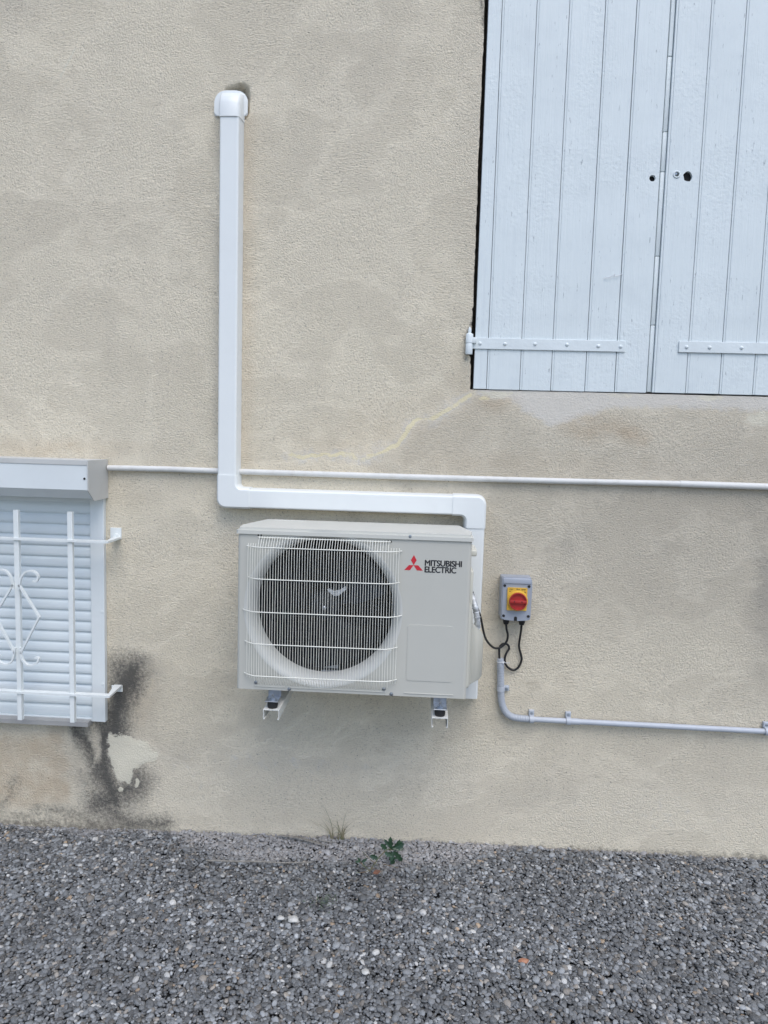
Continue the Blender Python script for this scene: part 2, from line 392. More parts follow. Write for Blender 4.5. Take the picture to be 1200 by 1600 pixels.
    # relief
    Y = np.zeros_like(Xf)
    near = (Xf > -2.2) & (Xf < 1.9) & (Zf < 3.6)
    for i in np.nonzero(near)[0]:
        Y[i] = -.0015*noise.noise((Xf[i]*2.2, 0, Zf[i]*2.2))-.0008*noise.noise((Xf[i]*11, 5, Zf[i]*11))
    Y += -.003*light*(px < 400) + .03*np.clip(poly([(352, 141), (361, 137), (378, 132), (386, 137), (389, 150), (386, 178), (380, 185), (360, 160)], 6), 0, 1)
    # chipped edge of the opening
    oe = (abs(Xf-OX0) < 1e-6) & (Zf > OZ0-.001) & (Zf < OZ1)
    for i in np.nonzero(oe)[0]:
        z = Zf[i]; Xf[i] += .0035*noise.noise((0, 3, z*7))+.0022*noise.noise((0, 7, z*45)); 
        if z < OZ0+.45: Xf[i] += .0018
        if OZ0+.10 < z < OZ0+.30: Xf[i] -= .012*max(0, noise.noise((9, 2, z*30)))+.003
    be = (abs(Zf-OZ0) < 1e-6) & (Xf > OX0+.001) & (Xf < OX1)
    for i in np.nonzero(be)[0]: Zf[i] += .0012*noise.noise((Xf[i]*20, 1, 1))
    idx = np.arange(nx*nz).reshape(nz, nx)
    q = np.stack([idx[:-1, :-1], idx[:-1, 1:], idx[1:, 1:], idx[1:, :-1]], -1).reshape(-1, 4)
    xc = (X[:-1, :-1]+X[1:, 1:]).ravel()/2; zc = (Z[:-1, :-1]+Z[1:, 1:]).ravel()/2
    q = q[~((xc > OX0) & (xc < OX1) & (zc > OZ0) & (zc < OZ1))]
    V = np.stack([Xf, Y, Zf], -1)
    # reveal: extrude opening border inwards
    bl = [idx[j, int(np.argmin(abs(xs-OX0)))] for j in range(nz) if OZ0-1e-6 <= zs[j] <= OZ1+1e-6]
    br_ = [idx[j, int(np.argmin(abs(xs-OX1)))] for j in range(nz) if OZ0-1e-6 <= zs[j] <= OZ1+1e-6]
    jb = int(np.argmin(abs(zs-OZ0))); jt = int(np.argmin(abs(zs-OZ1)))
    i0, i1 = int(np.argmin(abs(xs-OX0))), int(np.argmin(abs(xs-OX1)))
    loop = bl[::-1]+[idx[jb, i] for i in range(i0+1, i1)]+br_+[idx[jt, i] for i in range(i1-1, i0, -1)]
    base_n = len(V); L = len(loop)
    V2 = V[loop].copy(); V2[:, 1] = .22; V = np.concatenate([V, V2])
    rv = [[loop[k], loop[(k+1) % L], base_n+(k+1) % L, base_n+k] for k in range(L)]
    # thickness: outer back face + closing back of the recess
    me = bpy.data.meshes.new('house_wall')
    faces = q.tolist()+rv+[list(range(base_n, base_n+L))]
    me.from_pydata(V.tolist(), [], faces)
    me.materials.append(M_wall); me.materials.append(M_reveal)
    mi = np.zeros(len(faces), np.int32); mi[len(q):] = 1; me.polygons.foreach_set('material_index', mi)
    for nm, ch in (('sa', (mould, brown, light)), ('sb', (pale, grime, yellow)), ('sc', (tone, grey_patch, bright))):
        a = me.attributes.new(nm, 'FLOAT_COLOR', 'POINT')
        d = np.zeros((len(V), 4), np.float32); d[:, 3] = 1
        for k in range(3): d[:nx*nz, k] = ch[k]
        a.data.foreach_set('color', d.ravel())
    me.update(); me.shade_smooth(); me.set_sharp_from_angle(angle=R(50))
    o = bpy.data.objects.new('house_wall', me); COL.objects.link(o)
    tag(o, 'weathered beige stucco house wall with black mould and repair patches', 'wall')
    return o
wall = build_wall()

# ------------------------------------------------------------------ GROUND + GRAVEL
def gz(x):   # gravel surface along the wall
    return -.012+.010*math.sin(x*1.3+.5)-.02*max(0, min(1, (-x-.9)/.9))
s = NT('grey_pea_gravel_ground')
v1 = s.n('ShaderNodeTexVoronoi', i_Vector=s.tc, i_Scale=75.0)
c = s.n('ShaderNodeValToRGB', i_0=s.n('ShaderNodeSeparateColor', i_0=v1.outputs['Color']).outputs[0])
cr = c.color_ramp; cr.elements[0].color = (.07, .078, .088, 1); cr.elements[1].color = (.42, .42, .41, 1); cr.elements[1].position = 1
e = cr.elements.new(.75); e.color = (.2, .21, .225, 1)
cc = s.mix(s.ramp(v1.outputs['Distance'], .0, .9), c.outputs[0], (.06, .06, .062))
M_ground = s.out(cc, .85, s.bump(v1.outputs['Distance'], -.008))
bm = B(); bx(bm, (-150, -150, -.5), (150, 0.12, -.055)); 
tag(obj('ground', bm, M_ground, smooth=False), 'gravel covered ground in front of the house wall', 'ground', kind='structure')

def gravel():
    sp = .0098; xs = np.arange(-2.25, 1.95, sp); ys = np.arange(-1.4, 0.010, sp)
    X, Y = np.meshgrid(xs, ys); X = X.ravel(); Y = Y.ravel(); n0 = len(X); X = np.concatenate([X, rng.uniform(-2.25, 1.95, 36000)]); Y = np.concatenate([Y, rng.uniform(-1.4, .0, 36000)]); n = len(X)
    X = X+rng.uniform(-.5, .5, n)*sp; Y = Y+rng.uniform(-.5, .5, n)*sp; Y = np.minimum(Y, .004)
    top = np.array([gz(x) for x in X])+.012*np.exp(-(Y/.12)**2)*.3
    low = np.array([noise.noise((x*2.5, y*2.5, 3)) for x, y in zip(X, Y)])
    Zc = top-.003+rng.normal(0, .0022, n)+low*.008; Zc[n0:] -= .006; Zc += np.array([.010*noise.noise((x*5, 2, 2))+.006*noise.noise((x*17, 4, 4)) for x in X])*np.exp(-(Y/.08)**2)
    bm = bmesh.new(); bmesh.ops.create_icosphere(bm, subdivisions=2, radius=1); bm.verts.ensure_lookup_table()
    base = np.array([v.co[:] for v in bm.verts]); tri = np.array([[v.index for v in f.verts] for f in bm.faces]); bm.free()
    nv, nf = len(base), len(tri)
    variants = []
    for k in range(10):
        p = base.copy()
        for _ in range(3):
            d = rng.normal(size=3); d /= np.linalg.norm(d); p += np.outer(np.tanh((p@d)*2)*rng.uniform(-.14, .14), d)
        p = np.sign(p)*np.abs(p)**rng.uniform(.8, 1.05)
        variants.append(p)
    variants = np.array(variants); vi = rng.integers(0, 10, n)
    L = rng.gamma(12, .0070/12, n)*np.where(rng.random(n) < .04, 1.35, 1); L = np.clip(L, .0038, .015)
    P = variants[vi]*np.stack([L, L*rng.uniform(.6, .95, n), L*rng.uniform(.34, .6, n)], -1)[:, None, :]
    a = rng.uniform(0, 2*np.pi, n); t = rng.normal(0, .28, n); t2 = rng.normal(0, .28, n)
    def rot(P, ang, i, j):
        c, s_ = np.cos(ang)[:, None], np.sin(ang)[:, None]; Q = P.copy()
        Q[..., i] = c*P[..., i]-s_*P[..., j]; Q[..., j] = s_*P[..., i]+c*P[..., j]; return Q
    P = rot(P, t, 0, 2); P = rot(P, t2, 1, 2); P = rot(P, a, 0, 1)
    P += np.stack([X, Y, Zc], -1)[:, None, :]
    # pebble colours
    g = np.clip(rng.gamma(3.4, 0.150/3.4, n), .035, .40)
    col = np.stack([g*.97, g*1.01, g*1.04], -1)
    k = rng.random(n)
    warm = (k < .10); col[warm] = np.stack([g*1.12, g*1.0, g*.86], -1)[warm]
    wht = (k > .962); gw = rng.uniform(.36, .56, n); col[wht] = np.stack([gw, gw*.985, gw*.94], -1)[wht]
    och = (k > .953) & (k <= .96); col[och] = np.stack([gw*.75, gw*.55, gw*.36], -1)[och]
    col *= (1+.35*low)[:, None]
    # pale dusty band along the wall
    pn = np.array([noise.noise((x*6, y*9, 8)) for x, y in zip(X, Y)])
    inx = np.clip((X+1.0)/.25, 0, 1)*np.clip((.42-X)/.3, 0, 1)
    band = np.clip((.15*inx+.03+.06*pn+Y)/.05, 0, 1)*rng.uniform(.5, 1, n)
    dust = np.array([.44, .42, .41])
    col = col*(1-.75*band[:, None])+dust*(.75*band[:, None])*rng.uniform(.75, 1.15, n)[:, None]
    Vn = P.reshape(-1, 3).astype(np.float32); F = (tri[None]+(np.arange(n)*nv)[:, None, None]).reshape(-1).astype(np.int32)
    me = bpy.data.meshes.new('gravel'); me.vertices.add(len(Vn)); me.vertices.foreach_set('co', Vn.ravel())
    me.loops.add(len(F)); me.loops.foreach_set('vertex_index', F)
    me.polygons.add(len(F)//3); me.polygons.foreach_set('loop_start', np.arange(0, len(F), 3, dtype=np.int32))
    me.polygons.foreach_set('loop_total', np.full(len(F)//3, 3, np.int32))
    at = me.attributes.new('pc', 'FLOAT_COLOR', 'POINT'); cc = np.ones((n, nv, 4), np.float32); cc[..., :3] = col[:, None, :]
    at.data.foreach_set('color', cc.ravel())
    s = NT('river_pebble'); c = s.n('ShaderNodeAttribute', attribute_name='pc').outputs[0]
    sp_ = s.ramp(s.noise(420, 3, .6), .4, .62); c = s.mix(s.math('MULTIPLY', sp_, .28), c, (.33, .33, .33))
    vn = s.ramp(s.noise(160, 3, .6), .6, .66); c = s.mix(s.math('MULTIPLY', vn, .25), c, (.04, .045, .05))
    m = s.out(c, .62, s.bump(s.noise(500, 3), .0006))
    me.materials.append(m); me.update(calc_edges=True); me.validate(); me.shade_smooth()
    o = bpy.data.objects.new('gravel', me); COL.objects.link(o)
    tag(o, 'loose grey and white river pebbles spread along the foot of the wall', 'gravel', kind='stuff')
gravel()

# ------------------------------------------------------------------ SHUTTERS
SF = -.004                                   # shutter front plane (y); wall plane is 0
def seam(pxb, pyb=600): return W(pxb, pyb, -SF).x
def planks(edges, z0, z1, y0, y1, beads=True):
    bm = B()
    for a, b in zip(edges, edges[1:]):
        g_ = random.uniform(.0009, .0019); a1 = a+g_
        if beads and b-a > .06:   # shallow moulded strip beside each joint
            bx(bm, (a1, y0+.0012, z0+.001), (a+.0084, y1, z1), .0008, 1); a1 = a+.0087
        bx(bm, (a1, y0+random.uniform(0, .001), z0+random.uniform(0, .0015)), (b-random.uniform(.0005, .0011), y1, z1), .0012, 1)
    return bm
def rivet(bm, p, r=.007):
    lathe(bm, p, (0, -1, 0), [(r*1.05, -.001), (r, .001), (r*.75, .0035), (r*.35, .005), (0, .0055)], 14)
LZ0 = W(870, 611, -SF).z; LZ1 = 3.80
ML = [seam(738.5), seam(760), seam(812), seam(860.5), seam(914), seam(960.5), seam(1010.5)]
lx0, lx1 = ML[0]+.002, ML[-1]
sh = thing('window_shutter', (lx0, 0, LZ0), 'white plank shutter leaf with one round hole, hinged beside the dark wall gap', 'shutter', 'white wooden window shutters')
ML[0] = lx0
pl = obj('plank_panel', planks(ML, LZ0, LZ1, SF, .03), M_wood, sh, angle=30)
RXa = lx1+.0048
MR = [RXa+.0165, seam(1072), seam(1124.5), seam(1177)]
while len(MR) < 7: MR.append(MR[-1]+.125)
RZ0 = W(1100, 615.5, -SF).z
sh2 = thing('window_shutter', (RXa, 0, RZ0), 'white plank shutter leaf with metal lock ring and ragged latch hole', 'shutter', 'white wooden window shutters')
pr = obj('plank_panel', planks(MR, RZ0, LZ1, SF+.001, .03), M_wood, sh2, angle=30)
def cut(o, c, r, depth, n, ragged=0.0):
    bm = B(); pts = []
    for i in range(n):
        a = 2*math.pi*i/n; rr = r*(1+random.uniform(-ragged, ragged)); pts.append((c.x+rr*math.cos(a), -.03, c.z+rr*math.sin(a)))
    prism(bm, pts, (0, .03+depth, 0)); cu = obj('cutter', bm, M_hole)
    md = o.modifiers.new('b', 'BOOLEAN'); md.operation = 'DIFFERENCE'; md.object = cu; md.solver = 'EXACT'
    bpy.context.view_layer.update()
    ev = o.evaluated_get(bpy.context.evaluated_depsgraph_get()); me = bpy.data.meshes.new_from_object(ev)
    o.modifiers.clear(); o.data = me; me.shade_flat(); bpy.data.objects.remove(cu)
cut(pl, W(1019, 279, 0), .0115, .028, 16)
cut(pr, W(1074, 276, 0), .0165, .028, 11, .16)
cut(pr, W(1057, 273, 0), .0085, .015, 20)
# rabbet strip on the right leaf's meeting edge
bm = B(); zs_ = [RZ0+.002, RZ0+.25, RZ0+.5, RZ0+.80, RZ0+.94, RZ0+1.2, LZ1]
for a, b in zip(zs_, zs_[1:]): bx(bm, (RXa+.0, SF+.010, a+.0008), (RXa+.0160, .03, b-.0008), .0025, 2)
obj('meeting_strip', bm, M_wood, sh2)
bm = B(); lathe(bm, W(1057, 273, 0)+Vector((0, -.0035, 0)), (0, -1, 0), [(.0085, -.006), (.0085, .0022), (.0115, .0026), (.0135, .0012), (.0135, -.003)], 28)
for p_, r_, root_ in ((W(1019, 279, 0), .0125, sh), (W(1074, 276, 0), .0185, sh2)):
    bm = B(); cyl(bm, p_+Vector((0, .010, 0)), p_+Vector((0, .012, 0)), r_, n=20); obj('hole_shade_disc', bm, M_hole, root_)  # dark disc painted in as the shade inside each hole
bm = B(); lathe(bm, W(1057, 273, 0)+Vector((0, -.0035, 0)), (0, -1, 0), [(.0085, -.006), (.0085, .0022), (.0115, .0026), (.0135, .0012), (.0135, -.003)], 28)
ring = obj('lock_ring', bm, M_iron, sh2)
bm = B(); cyl(bm, W(1056, 271, 0)+Vector((0, .008, 0)), W(1056, 271, 0)+Vector((0, -.001, 0)), .0052, n=16); obj('lock_barrel', bm, M_zinc, ring)
def strap(root, xa, xb, zc, taper_left, bolts, hinge=True):
    bm = B(); h = .0205
    bx(bm, (xa, SF-.0055, zc-h), (xb, SF-.0003, zc+h), .0015, 2)
    o = obj('strap_hinge', bm, M_iron, root)
    for b in bolts:
        bm = B(); rivet(bm, Vector((b, SF-.005, zc+random.uniform(-.002, .002)))); obj('rivet', bm, M_iron, o)
    return o
zc = W(850, 538.5, .01).z
st = strap(sh, lx0-.008, W(977, 545, .01).x, zc, True, [W(x, 539, .01).x for x in (750, 789, 836, 886, 935, 970)])
bm = B(); kx = W(733, 540, .01).x
lathe(bm, (kx, -.012, 0), (0, 0, 1), [(0, zc-.042), (.0125, zc-.042), (.0135, zc-.038), (.0135, zc-.004), (.0125, zc-.002), (.0142, zc), (.0142, zc+.03), (.012, zc+.034), (.006, zc+.037), (.0065, zc+.048), (.003, zc+.058), (0, zc+.061)], 18)
bx(bm, (kx-.012, -.022, zc-.001), (lx0+.004, -.006, zc+.0205), .002); obj('hinge_knuckle', bm, M_iron, st)
zc2 = W(1130, 543, .01).z
xr = MR[-1]
strap(sh2, W(1061, 542, .01).x, xr+.008, zc2, False, [W(x, 543, .01).x for x in (1073, 1109, 1159)]+[xr-.14, xr-.05])
for root, a, b in ((sh, lx0-.008, lx1-.09), (sh2, RXa+.09, xr+.008)):
    strap(root, a, b, LZ1-.25, True, [a+.05+i*(b-a-.1)/4 for i in range(5)])
# string stuck on the left leaf
bm = B(); P = [W(944, 434, .008), W(952, 433, .009), W(958, 430, .012), W(961, 428.5, .012), W(960, 431.5, .009), W(966, 430.5, .009), W(974, 427, .007)]
sweep(bm, catmull(P, 5), circ(.0011, 6)); tag(obj('string', bm, M_tie, origin=P[0]), 'short thin white string caught on the left shutter leaf', 'string')

# ------------------------------------------------------------------ DUCT (white trunking)
DD = .058
def duct_prof(k=1.0, d=DD):
    wb, wf = .0405*k, .036*k; r = .007; pts = [(-wb, 0.0005), (-wb, .012)]
    for i in range(6):
        a = R(180-90*i/5); pts.append((-wf+r+r*math.cos(a), d-r+r*math.sin(a)))
    for i in range(6):
        a = R(90-90*i/5); pts.append((wf-r+r*math.cos(a), d-r+r*math.sin(a)))
    pts += [(wb, .012), (wb, .0005)]
    return pts
xv = (W(341, 450, DD).x+W(371.5, 450, DD).x)/2
xr_ = (W(724, 950, DD).x+W(755, 950, DD).x)/2
xr_ = W(757, 830, 0).x-.0415
zh = (W(500, 769, DD).z+W(500, 797, DD).z)/2
ztop = W(358, 180, DD).z; zbot = W(740, 1092, DD).z
dt = thing('duct_cover', (xv, 0, zbot), 'white plastic trunking that steps down the wall and runs behind the outdoor unit', 'trunking')
prof = duct_prof()
def run(a, b, name='straight_channel'):
    bm = B(); sweep(bm, [a, b], [(x, y) for x, y in prof]); return obj(name, bm, M_duct, dt, angle=40)
ex = .052  # elbow leg
run((xv, 0, ztop+.02), (xv, 0, zh+ex+.02))
run((xv+ex+.02, 0, zh), (xr_-ex-.0, 0, zh))
run((xr_, 0, zh-ex-.03), (xr_, 0, zbot))
def elbow(cx, cz, ax, az, lx, lz):
    """leg going vertical (az=+1 up / -1 down, length lz) and horizontal (ax, length lx); outer corner rounded"""
    bm = B(); hw = .042; hb = .0435
    def outline(hw, Ro, Ri):
        # in local quadrant where vertical leg goes +v and horizontal leg goes +u
        pts = [(-hw, lz)]
        for i in range(9):
            a = R(180+90*i/8); pts.append((-hw+Ro+Ro*math.cos(a), -hw+Ro+Ro*math.sin(a)))
        pts += [(lx, -hw), (lx, hw)]
        for i in range(7):
            a = R(270-90*i/6); pts.append((hw+Ri+Ri*math.cos(a), hw+Ri+Ri*math.sin(a)))
        pts += [(hw, lz)]
        return pts
    rings = []
    for y, inset in ((0.0003, 0), (.03, -.002), (DD-.008, -.0035), (DD-.003, -.0055), (DD+.003, -.0115)):
        o_ = outline(hb+inset, .040+inset, .014-inset)
        o_ = [(u if abs(u-lx) > 1e-6 else lx, v if abs(v-lz) > 1e-6 else lz) for u, v in o_]
        rings.append([bm.verts.new((cx+ax*u, -y, cz+az*v)) for u, v in o_])
    m = len(rings[0])
    for A, C in zip(rings, rings[1:]):
        for i in range(m): bm.faces.new((A[i], A[(i+1) % m], C[(i+1) % m], C[i]))
    bm.faces.new(rings[-1]); bm.faces.new(rings[0][::-1])
    return obj('elbow', bm, M_duct, dt, angle=40)
elbow(xv, zh, 1, 1, .088, W(345, 742, DD).z-zh)
elbow(xr_, zh, -1, -1, xr_-W(708, 780, DD).x, zh-W(757, 826, DD).z)
# wall entry cap: flange + hood
bm = B(); fx0, fx1 = W(335, 160, .006).x, W(387, 160, .006).x; fz0, fz1 = W(360, 181, .006).z, W(360, 141.5, .006).z
def rr(x0, x1, z0, z1, rt, rb, y):
    pts = []
    for cx_, cz_, a0, r in ((x1-rt, z1-rt, 0, rt), (x0+rt, z1-rt, 90, rt), (x0+rb, z0+rb, 180, rb), (x1-rb, z0+rb, 270, rb)):
        for i in range(7):
            a = R(a0+90*i/6); pts.append(Vector((cx_+r*math.cos(a), y, cz_+r*math.sin(a))))
    return pts
prism(bm, rr(fx0, fx1, fz0, fz1, .040, .010, -.0003), (0, -.0075, 0))
bmesh.ops.bevel(bm, geom=[e_ for e_ in bm.edges if all(abs(v.co.y+.0078) < 1e-4 for v in e_.verts)], offset=.003, segments=2, affect='EDGES')
cap = obj('entry_cap', bm, M_duct, dt, angle=40)
bm = B(); hx0, hx1 = xv-.0405, xv+.0405; zt = fz1-.012; zb = ztop-.004
sec = []   # hood side profile (depth, height)
for d_, z_ in [(.006, zt), (.020, zt-.003), (.038, zt-.012), (.052, zt-.030), (.0605, zt-.055), (.0618, zb)]: sec.append((d_, z_))
rows = []
for d_, z_ in sec:
    row = []
    for x_, dd in ((hx0-.003, 0), (hx0+.000, d_*.55), (hx0+.003, d_-.004), (hx0+.009, d_), (hx1-.012, d_), (hx1-.004, d_-.005), (hx1, d_*.5), (hx1+.003, 0)):
        row.append(bm.verts.new((x_, -max(dd, .0055), z_)))
    rows.append(row)
for a_, b_ in zip(rows, rows[1:]):
    for i in range(7): bm.faces.new((a_[i], a_[i+1], b_[i+1], b_[i]))
bm.faces.new(rows[-1]); obj('hood', bm, M_duct, cap, angle=50)

# ------------------------------------------------------------------ THIN WHITE PIPE
zp = [(W(169, 731, .014)), W(342, 736, .014), W(380, 737, .014), W(1063, 756, .014), W(1215, 761, .014)]
tp = thing('thin_pipe', (zp[0].x, 0, zp[0].z), 'thin cream white pipe running level across the wall from the roller shutter box', 'pipe')
def tube(name, path, r, mat, parent, n=14, k=1):
    bm = B(); sweep(bm, path, circ(r, n)); return obj(name, bm, mat, parent, origin=None if parent else path[0])
ppth = catmull([zp[0], W(260, 733, .013), zp[1]], 6); tube('pipe_length', ppth, .0112, M_pvc, tp)
tube('pipe_length', catmull([zp[2], W(620, 744.5, .014), W(850, 751, .0135), zp[3]], 8), .0112, M_pvc, tp)
far = zp[4]+Vector((1.2, 0, 0)); tube('pipe_length', [zp[3]-Vector((.002, 0, 0)), zp[4], far], .0126, M_pvc, tp)
tube('pipe_length', [zp[1], zp[2]], .0108, M_pvc, tp)

# ------------------------------------------------------------------ OUTDOOR UNIT
UD = .370; UDEP = .282
U0 = W(369.5, 1075, UD); UX0 = U0.x; UX1 = W(728, 1093, UD).x; UZ0 = (U0.z+W(728, 1093, UD).z)/2
UZT = (W(375, 822, UD).z+W(735, 837.5, UD).z)/2; UW = UX1-UX0
un = thing('outdoor_unit', (UX0, -UD, UZ0), 'pale grey air conditioner outdoor unit with round fan behind a wire guard', 'air conditioner')
def u(px, py, d=UD): return W(px, py, d)
FZ = (u(507, 850).z*0+UZ0+.292); FX = u(507.5, 952).x; FZ = u(507.5, 951).z
RO, RI = .272, .240; FX -= .007; FZ -= .006
ZLID = UZT-.021
def shell():
    bm = B(); rc = .012; yF = -UD; yB = -UD+UDEP
    prof_l = [(UX0, yB)]+[(UX0+rc-rc*math.cos(R(a)), yF+rc-rc*math.sin(R(a))) for a in (0, 22.5, 45, 67.5, 90)]
    prof_r = [(UX1-rc+rc*math.cos(R(a)), yF+rc-rc*math.sin(R(a))) for a in (90, 67.5, 45, 22.5, 0)]+[(UX1, yB)]
    for pr_ in (prof_l, prof_r):
        a = [bm.verts.new((x, y, UZ0)) for x, y in pr_]; b = [bm.verts.new((x, y, ZLID)) for x, y in pr_]
        for i in range(len(a)-1): bm.faces.new((a[i], a[i+1], b[i+1], b[i]))
    # front with round opening
    xa, xb = UX0+rc, UX1-rc
    N = 96; c1 = [bm.verts.new((FX+RO*math.cos(2*math.pi*i/N), yF, FZ+RO*math.sin(2*math.pi*i/N))) for i in range(N)]
    # bridge: square around fan
    sx0, sx1 = xa, FX+RO+.012
    sq = []
    for i in range(N):
        a = 2*math.pi*i/N; dx, dz = math.cos(a), math.sin(a); t = 1e9
        for lim, dd in ((sx1-FX, dx), (FX-sx0, -dx), (ZLID-FZ, dz), (FZ-UZ0, -dz)):
            if dd > 1e-9: t = min(t, lim/dd)
        sq.append(bm.verts.new((FX+dx*t, yF, FZ+dz*t)))
    for i in range(N): bm.faces.new((c1[i], c1[(i+1) % N], sq[(i+1) % N], sq[i]))
    cor = [(sx1, ZLID), (sx0, ZLID), (sx0, UZ0), (sx1, UZ0)]
    for cxx, czz in cor:
        a = math.atan2(czz-FZ, cxx-FX) % (2*math.pi); i = int(a/(2*math.pi)*N) % N
        v = bm.verts.new((cxx, yF, czz)); bm.faces.new((sq[i], v, sq[(i+1) % N]))
    q = [bm.verts.new(p) for p in ((sx1, yF, UZ0), (xb, yF, UZ0), (xb, yF, ZLID), (sx1, yF, ZLID))]; bm.faces.new(q)
    # bottom + back
    for pts in ([(UX0, yF+rc, UZ0), (UX0+rc, yF, UZ0), (UX1-rc, yF, UZ0), (UX1, yF+rc, UZ0), (UX1, yB, UZ0), (UX0, yB, UZ0)],
                [(UX0, yB, UZ0), (UX1, yB, UZ0), (UX1, yB, ZLID), (UX0, yB, ZLID)]):
        bm.faces.new([bm.verts.new(p) for p in pts])
    bmesh.ops.remove_doubles(bm, verts=bm.verts, dist=.0004)
    return bm
body = obj('casing', shell(), M_case, un, angle=30)
# raised ribs and pressed plate on the casing front
bm = B()
for (a, b) in (((398, 1073), (446, 1076)), ((452, 1077), (602, 1086)), ((631, 1085), (708, 1090))):
    A, C = u(*a), u(*b); bx(bm, (A.x, -UD-.0022, UZ0+.010), (C.x, -UD+.001, UZ0+.0135), .001, 2)
obj('pressed_rib', bm, M_case, body)
bm = B(); A, C = u(637.5, 976), u(706, 1066)
prism(bm, rr(A.x, C.x, C.z, A.z, .006, .006, -UD+.0005), (0, -.0022, 0))
bmesh.ops.bevel(bm, geom=[e_ for e_ in bm.edges if all(abs(v.co.y+UD+.0017) < 1e-4 for v in e_.verts)], offset=.0014, segments=2, affect='EDGES')
obj('blank_plate', bm, M_case, body, angle=25)
# lid
bm = B(); yf = -UD-.006; yb = -UD+UDEP+.004; lx_0, lx_1 = UX0-.004, UX1+.004
pts = [(lx_0+.006, yf), (lx_1-.006, yf), (lx_1, yf+.006), (lx_1, yf+.10), (lx_1-.028, yb), (lx_0+.040, yb), (lx_0+.002, yf+.08), (lx_0, yf+.006)]
lp_ = [Vector((x, y, ZLID-.001)) for x, y in pts]
vs = prism(bm, lp_, (0, 0, UZT-ZLID+.001))
bmesh.ops.bevel(bm, geom=[e_ for e_ in bm.edges if all(abs(v.co.z-UZT) < 1e-4 for v in e_.verts)], offset=.009, segments=4, affect='EDGES')
lid = obj('lid', bm, M_lid, un, angle=40)
bm = B()
for x0_, x1_ in ((UX0+.08, UX0+.19),): 
    for k_ in range(3): bx(bm, (x0_, yb-.03-k_*.008, UZT-.001), (x1_, yb-.034-k_*.008, UZT+.0012), .0006, 1)
obj('embossed_mark', bm, M_lid, lid)
def screw(px, py, parent, r=.0052):
    bm = B(); p = u(px, py); p.y = -UD
    lathe(bm, p, (0, -1, 0), [(r*1.25, -.0005), (r*1.25, .0012), (r, .0014), (r*.95, .004), (r*.5, .0048), (0, .0042)], 12)
    return obj('screw', bm, M_zinc, parent)
for p in ((400, 1066), (452, 1076.5), (600, 1076.5), (611.5, 1084.5)): screw(*p, un)
bm = B(); pl_ = u(641, 836); lathe(bm, (pl_.x, -UD-.0055, ZLID+.010), (0, -1, 0), [(.005, 0), (.0048, .002), (.0022, .0026), (0, .0015)], 12); obj('screw', bm, M_zinc, un)
# bell mouth
bm = B(); pf = []
for i in range(9):
    a = R(90*i/8); pf.append((RI+(RO-RI)*(1-math.sin(a)), -.055*(1-math.cos(a))))
pf = [(RO+.002, .0004)]+pf[::1]
pf = [(RO+.002, .0006), (RO-.002, .0003)]+[(RO-(RO-RI)*math.sin(R(90*i/8)), -.058*(1-math.cos(R(90*i/8)))) for i in range(1, 9)]+[(RI, -.075), (RI+.003, -.075)]
lathe(bm, (FX, -UD, FZ), (0, -1, 0), pf, 96); obj('fan_ring', bm, M_bell, un, angle=60)
# dark inner drum, coil, motor, fan
bm = B(); lathe(bm, (FX, -UD, FZ), (0, -1, 0), [(RI+.004, -.07), (RI+.025, -.08), (RI+.025, -.24), (0, -.24)], 64); obj('inner_housing', bm, M_dark, un)
bm = B()
for i in range(22): bx(bm, (FX-.19, -UD+.222, FZ-.20+i*.019), (FX+.19, -UD+.228, FZ-.1965+i*.019))
coil = obj('coil', bm, M_coil, un, smooth=False)
bm = B()
for i in range(30): bx(bm, (FX+.055, -UD+.216, FZ-.205+i*.0137), (FX+.20, -UD+.2175, FZ-.204+i*.0137))
obj('coil_tubes', bm, M_copper, un, smooth=False); bm = B()
for i in range(8): bx(bm, (FX-.15, -UD+.216, FZ-.03+i*.0137-.05), (FX-.06, -UD+.2175, FZ-.029+i*.0137-.05))
obj('coil_tubes', bm, M_copper, un, smooth=False)
bm = B(); yh = -UD+.085
lathe(bm, (FX, yh, FZ), (0, -1, 0), [(0, .045), (.008, .045), (.009, .034), (.045, .030), (.054, .020), (.056, -.03), (.02, -.03)], 40); hub_b = bm
fan = obj('fan', hub_b, M_blade, un)
for k in range(3):
    bm = B(); a0 = R(35+120*k); rows = []
    for i in range(11):
        t = i/10; rr_ = .052+.176*t; row = []
        span = R(62+24*t); lead = a0+R(22)*t
        for j in range(13):
            s_ = j/12; a = lead+span*(s_-.5); rad = rr_*(1-.04*(1-abs(2*s_-1))*t)
            row.append(bm.verts.new((FX+rad*math.cos(a), yh-.022+.05*s_+.012*math.sin(math.pi*s_)*t, FZ+rad*math.sin(a))))
        rows.append(row)
    for A, C in zip(rows, rows[1:]):
        for j in range(12): bm.faces.new((A[j], A[j+1], C[j+1], C[j]))
    bmesh.ops.solidify(bm, geom=bm.faces[:], thickness=.003)
    obj('blade', bm, M_blade, fan, angle=60)
bm = B(); lathe(bm, (FX, yh-.044, FZ), (0, -1, 0), [(0, .012), (.004, .0115), (.0075, .008), (.0085, 0), (.0085, -.004)], 12); obj('spinner_nut', bm, M_zinc, fan)
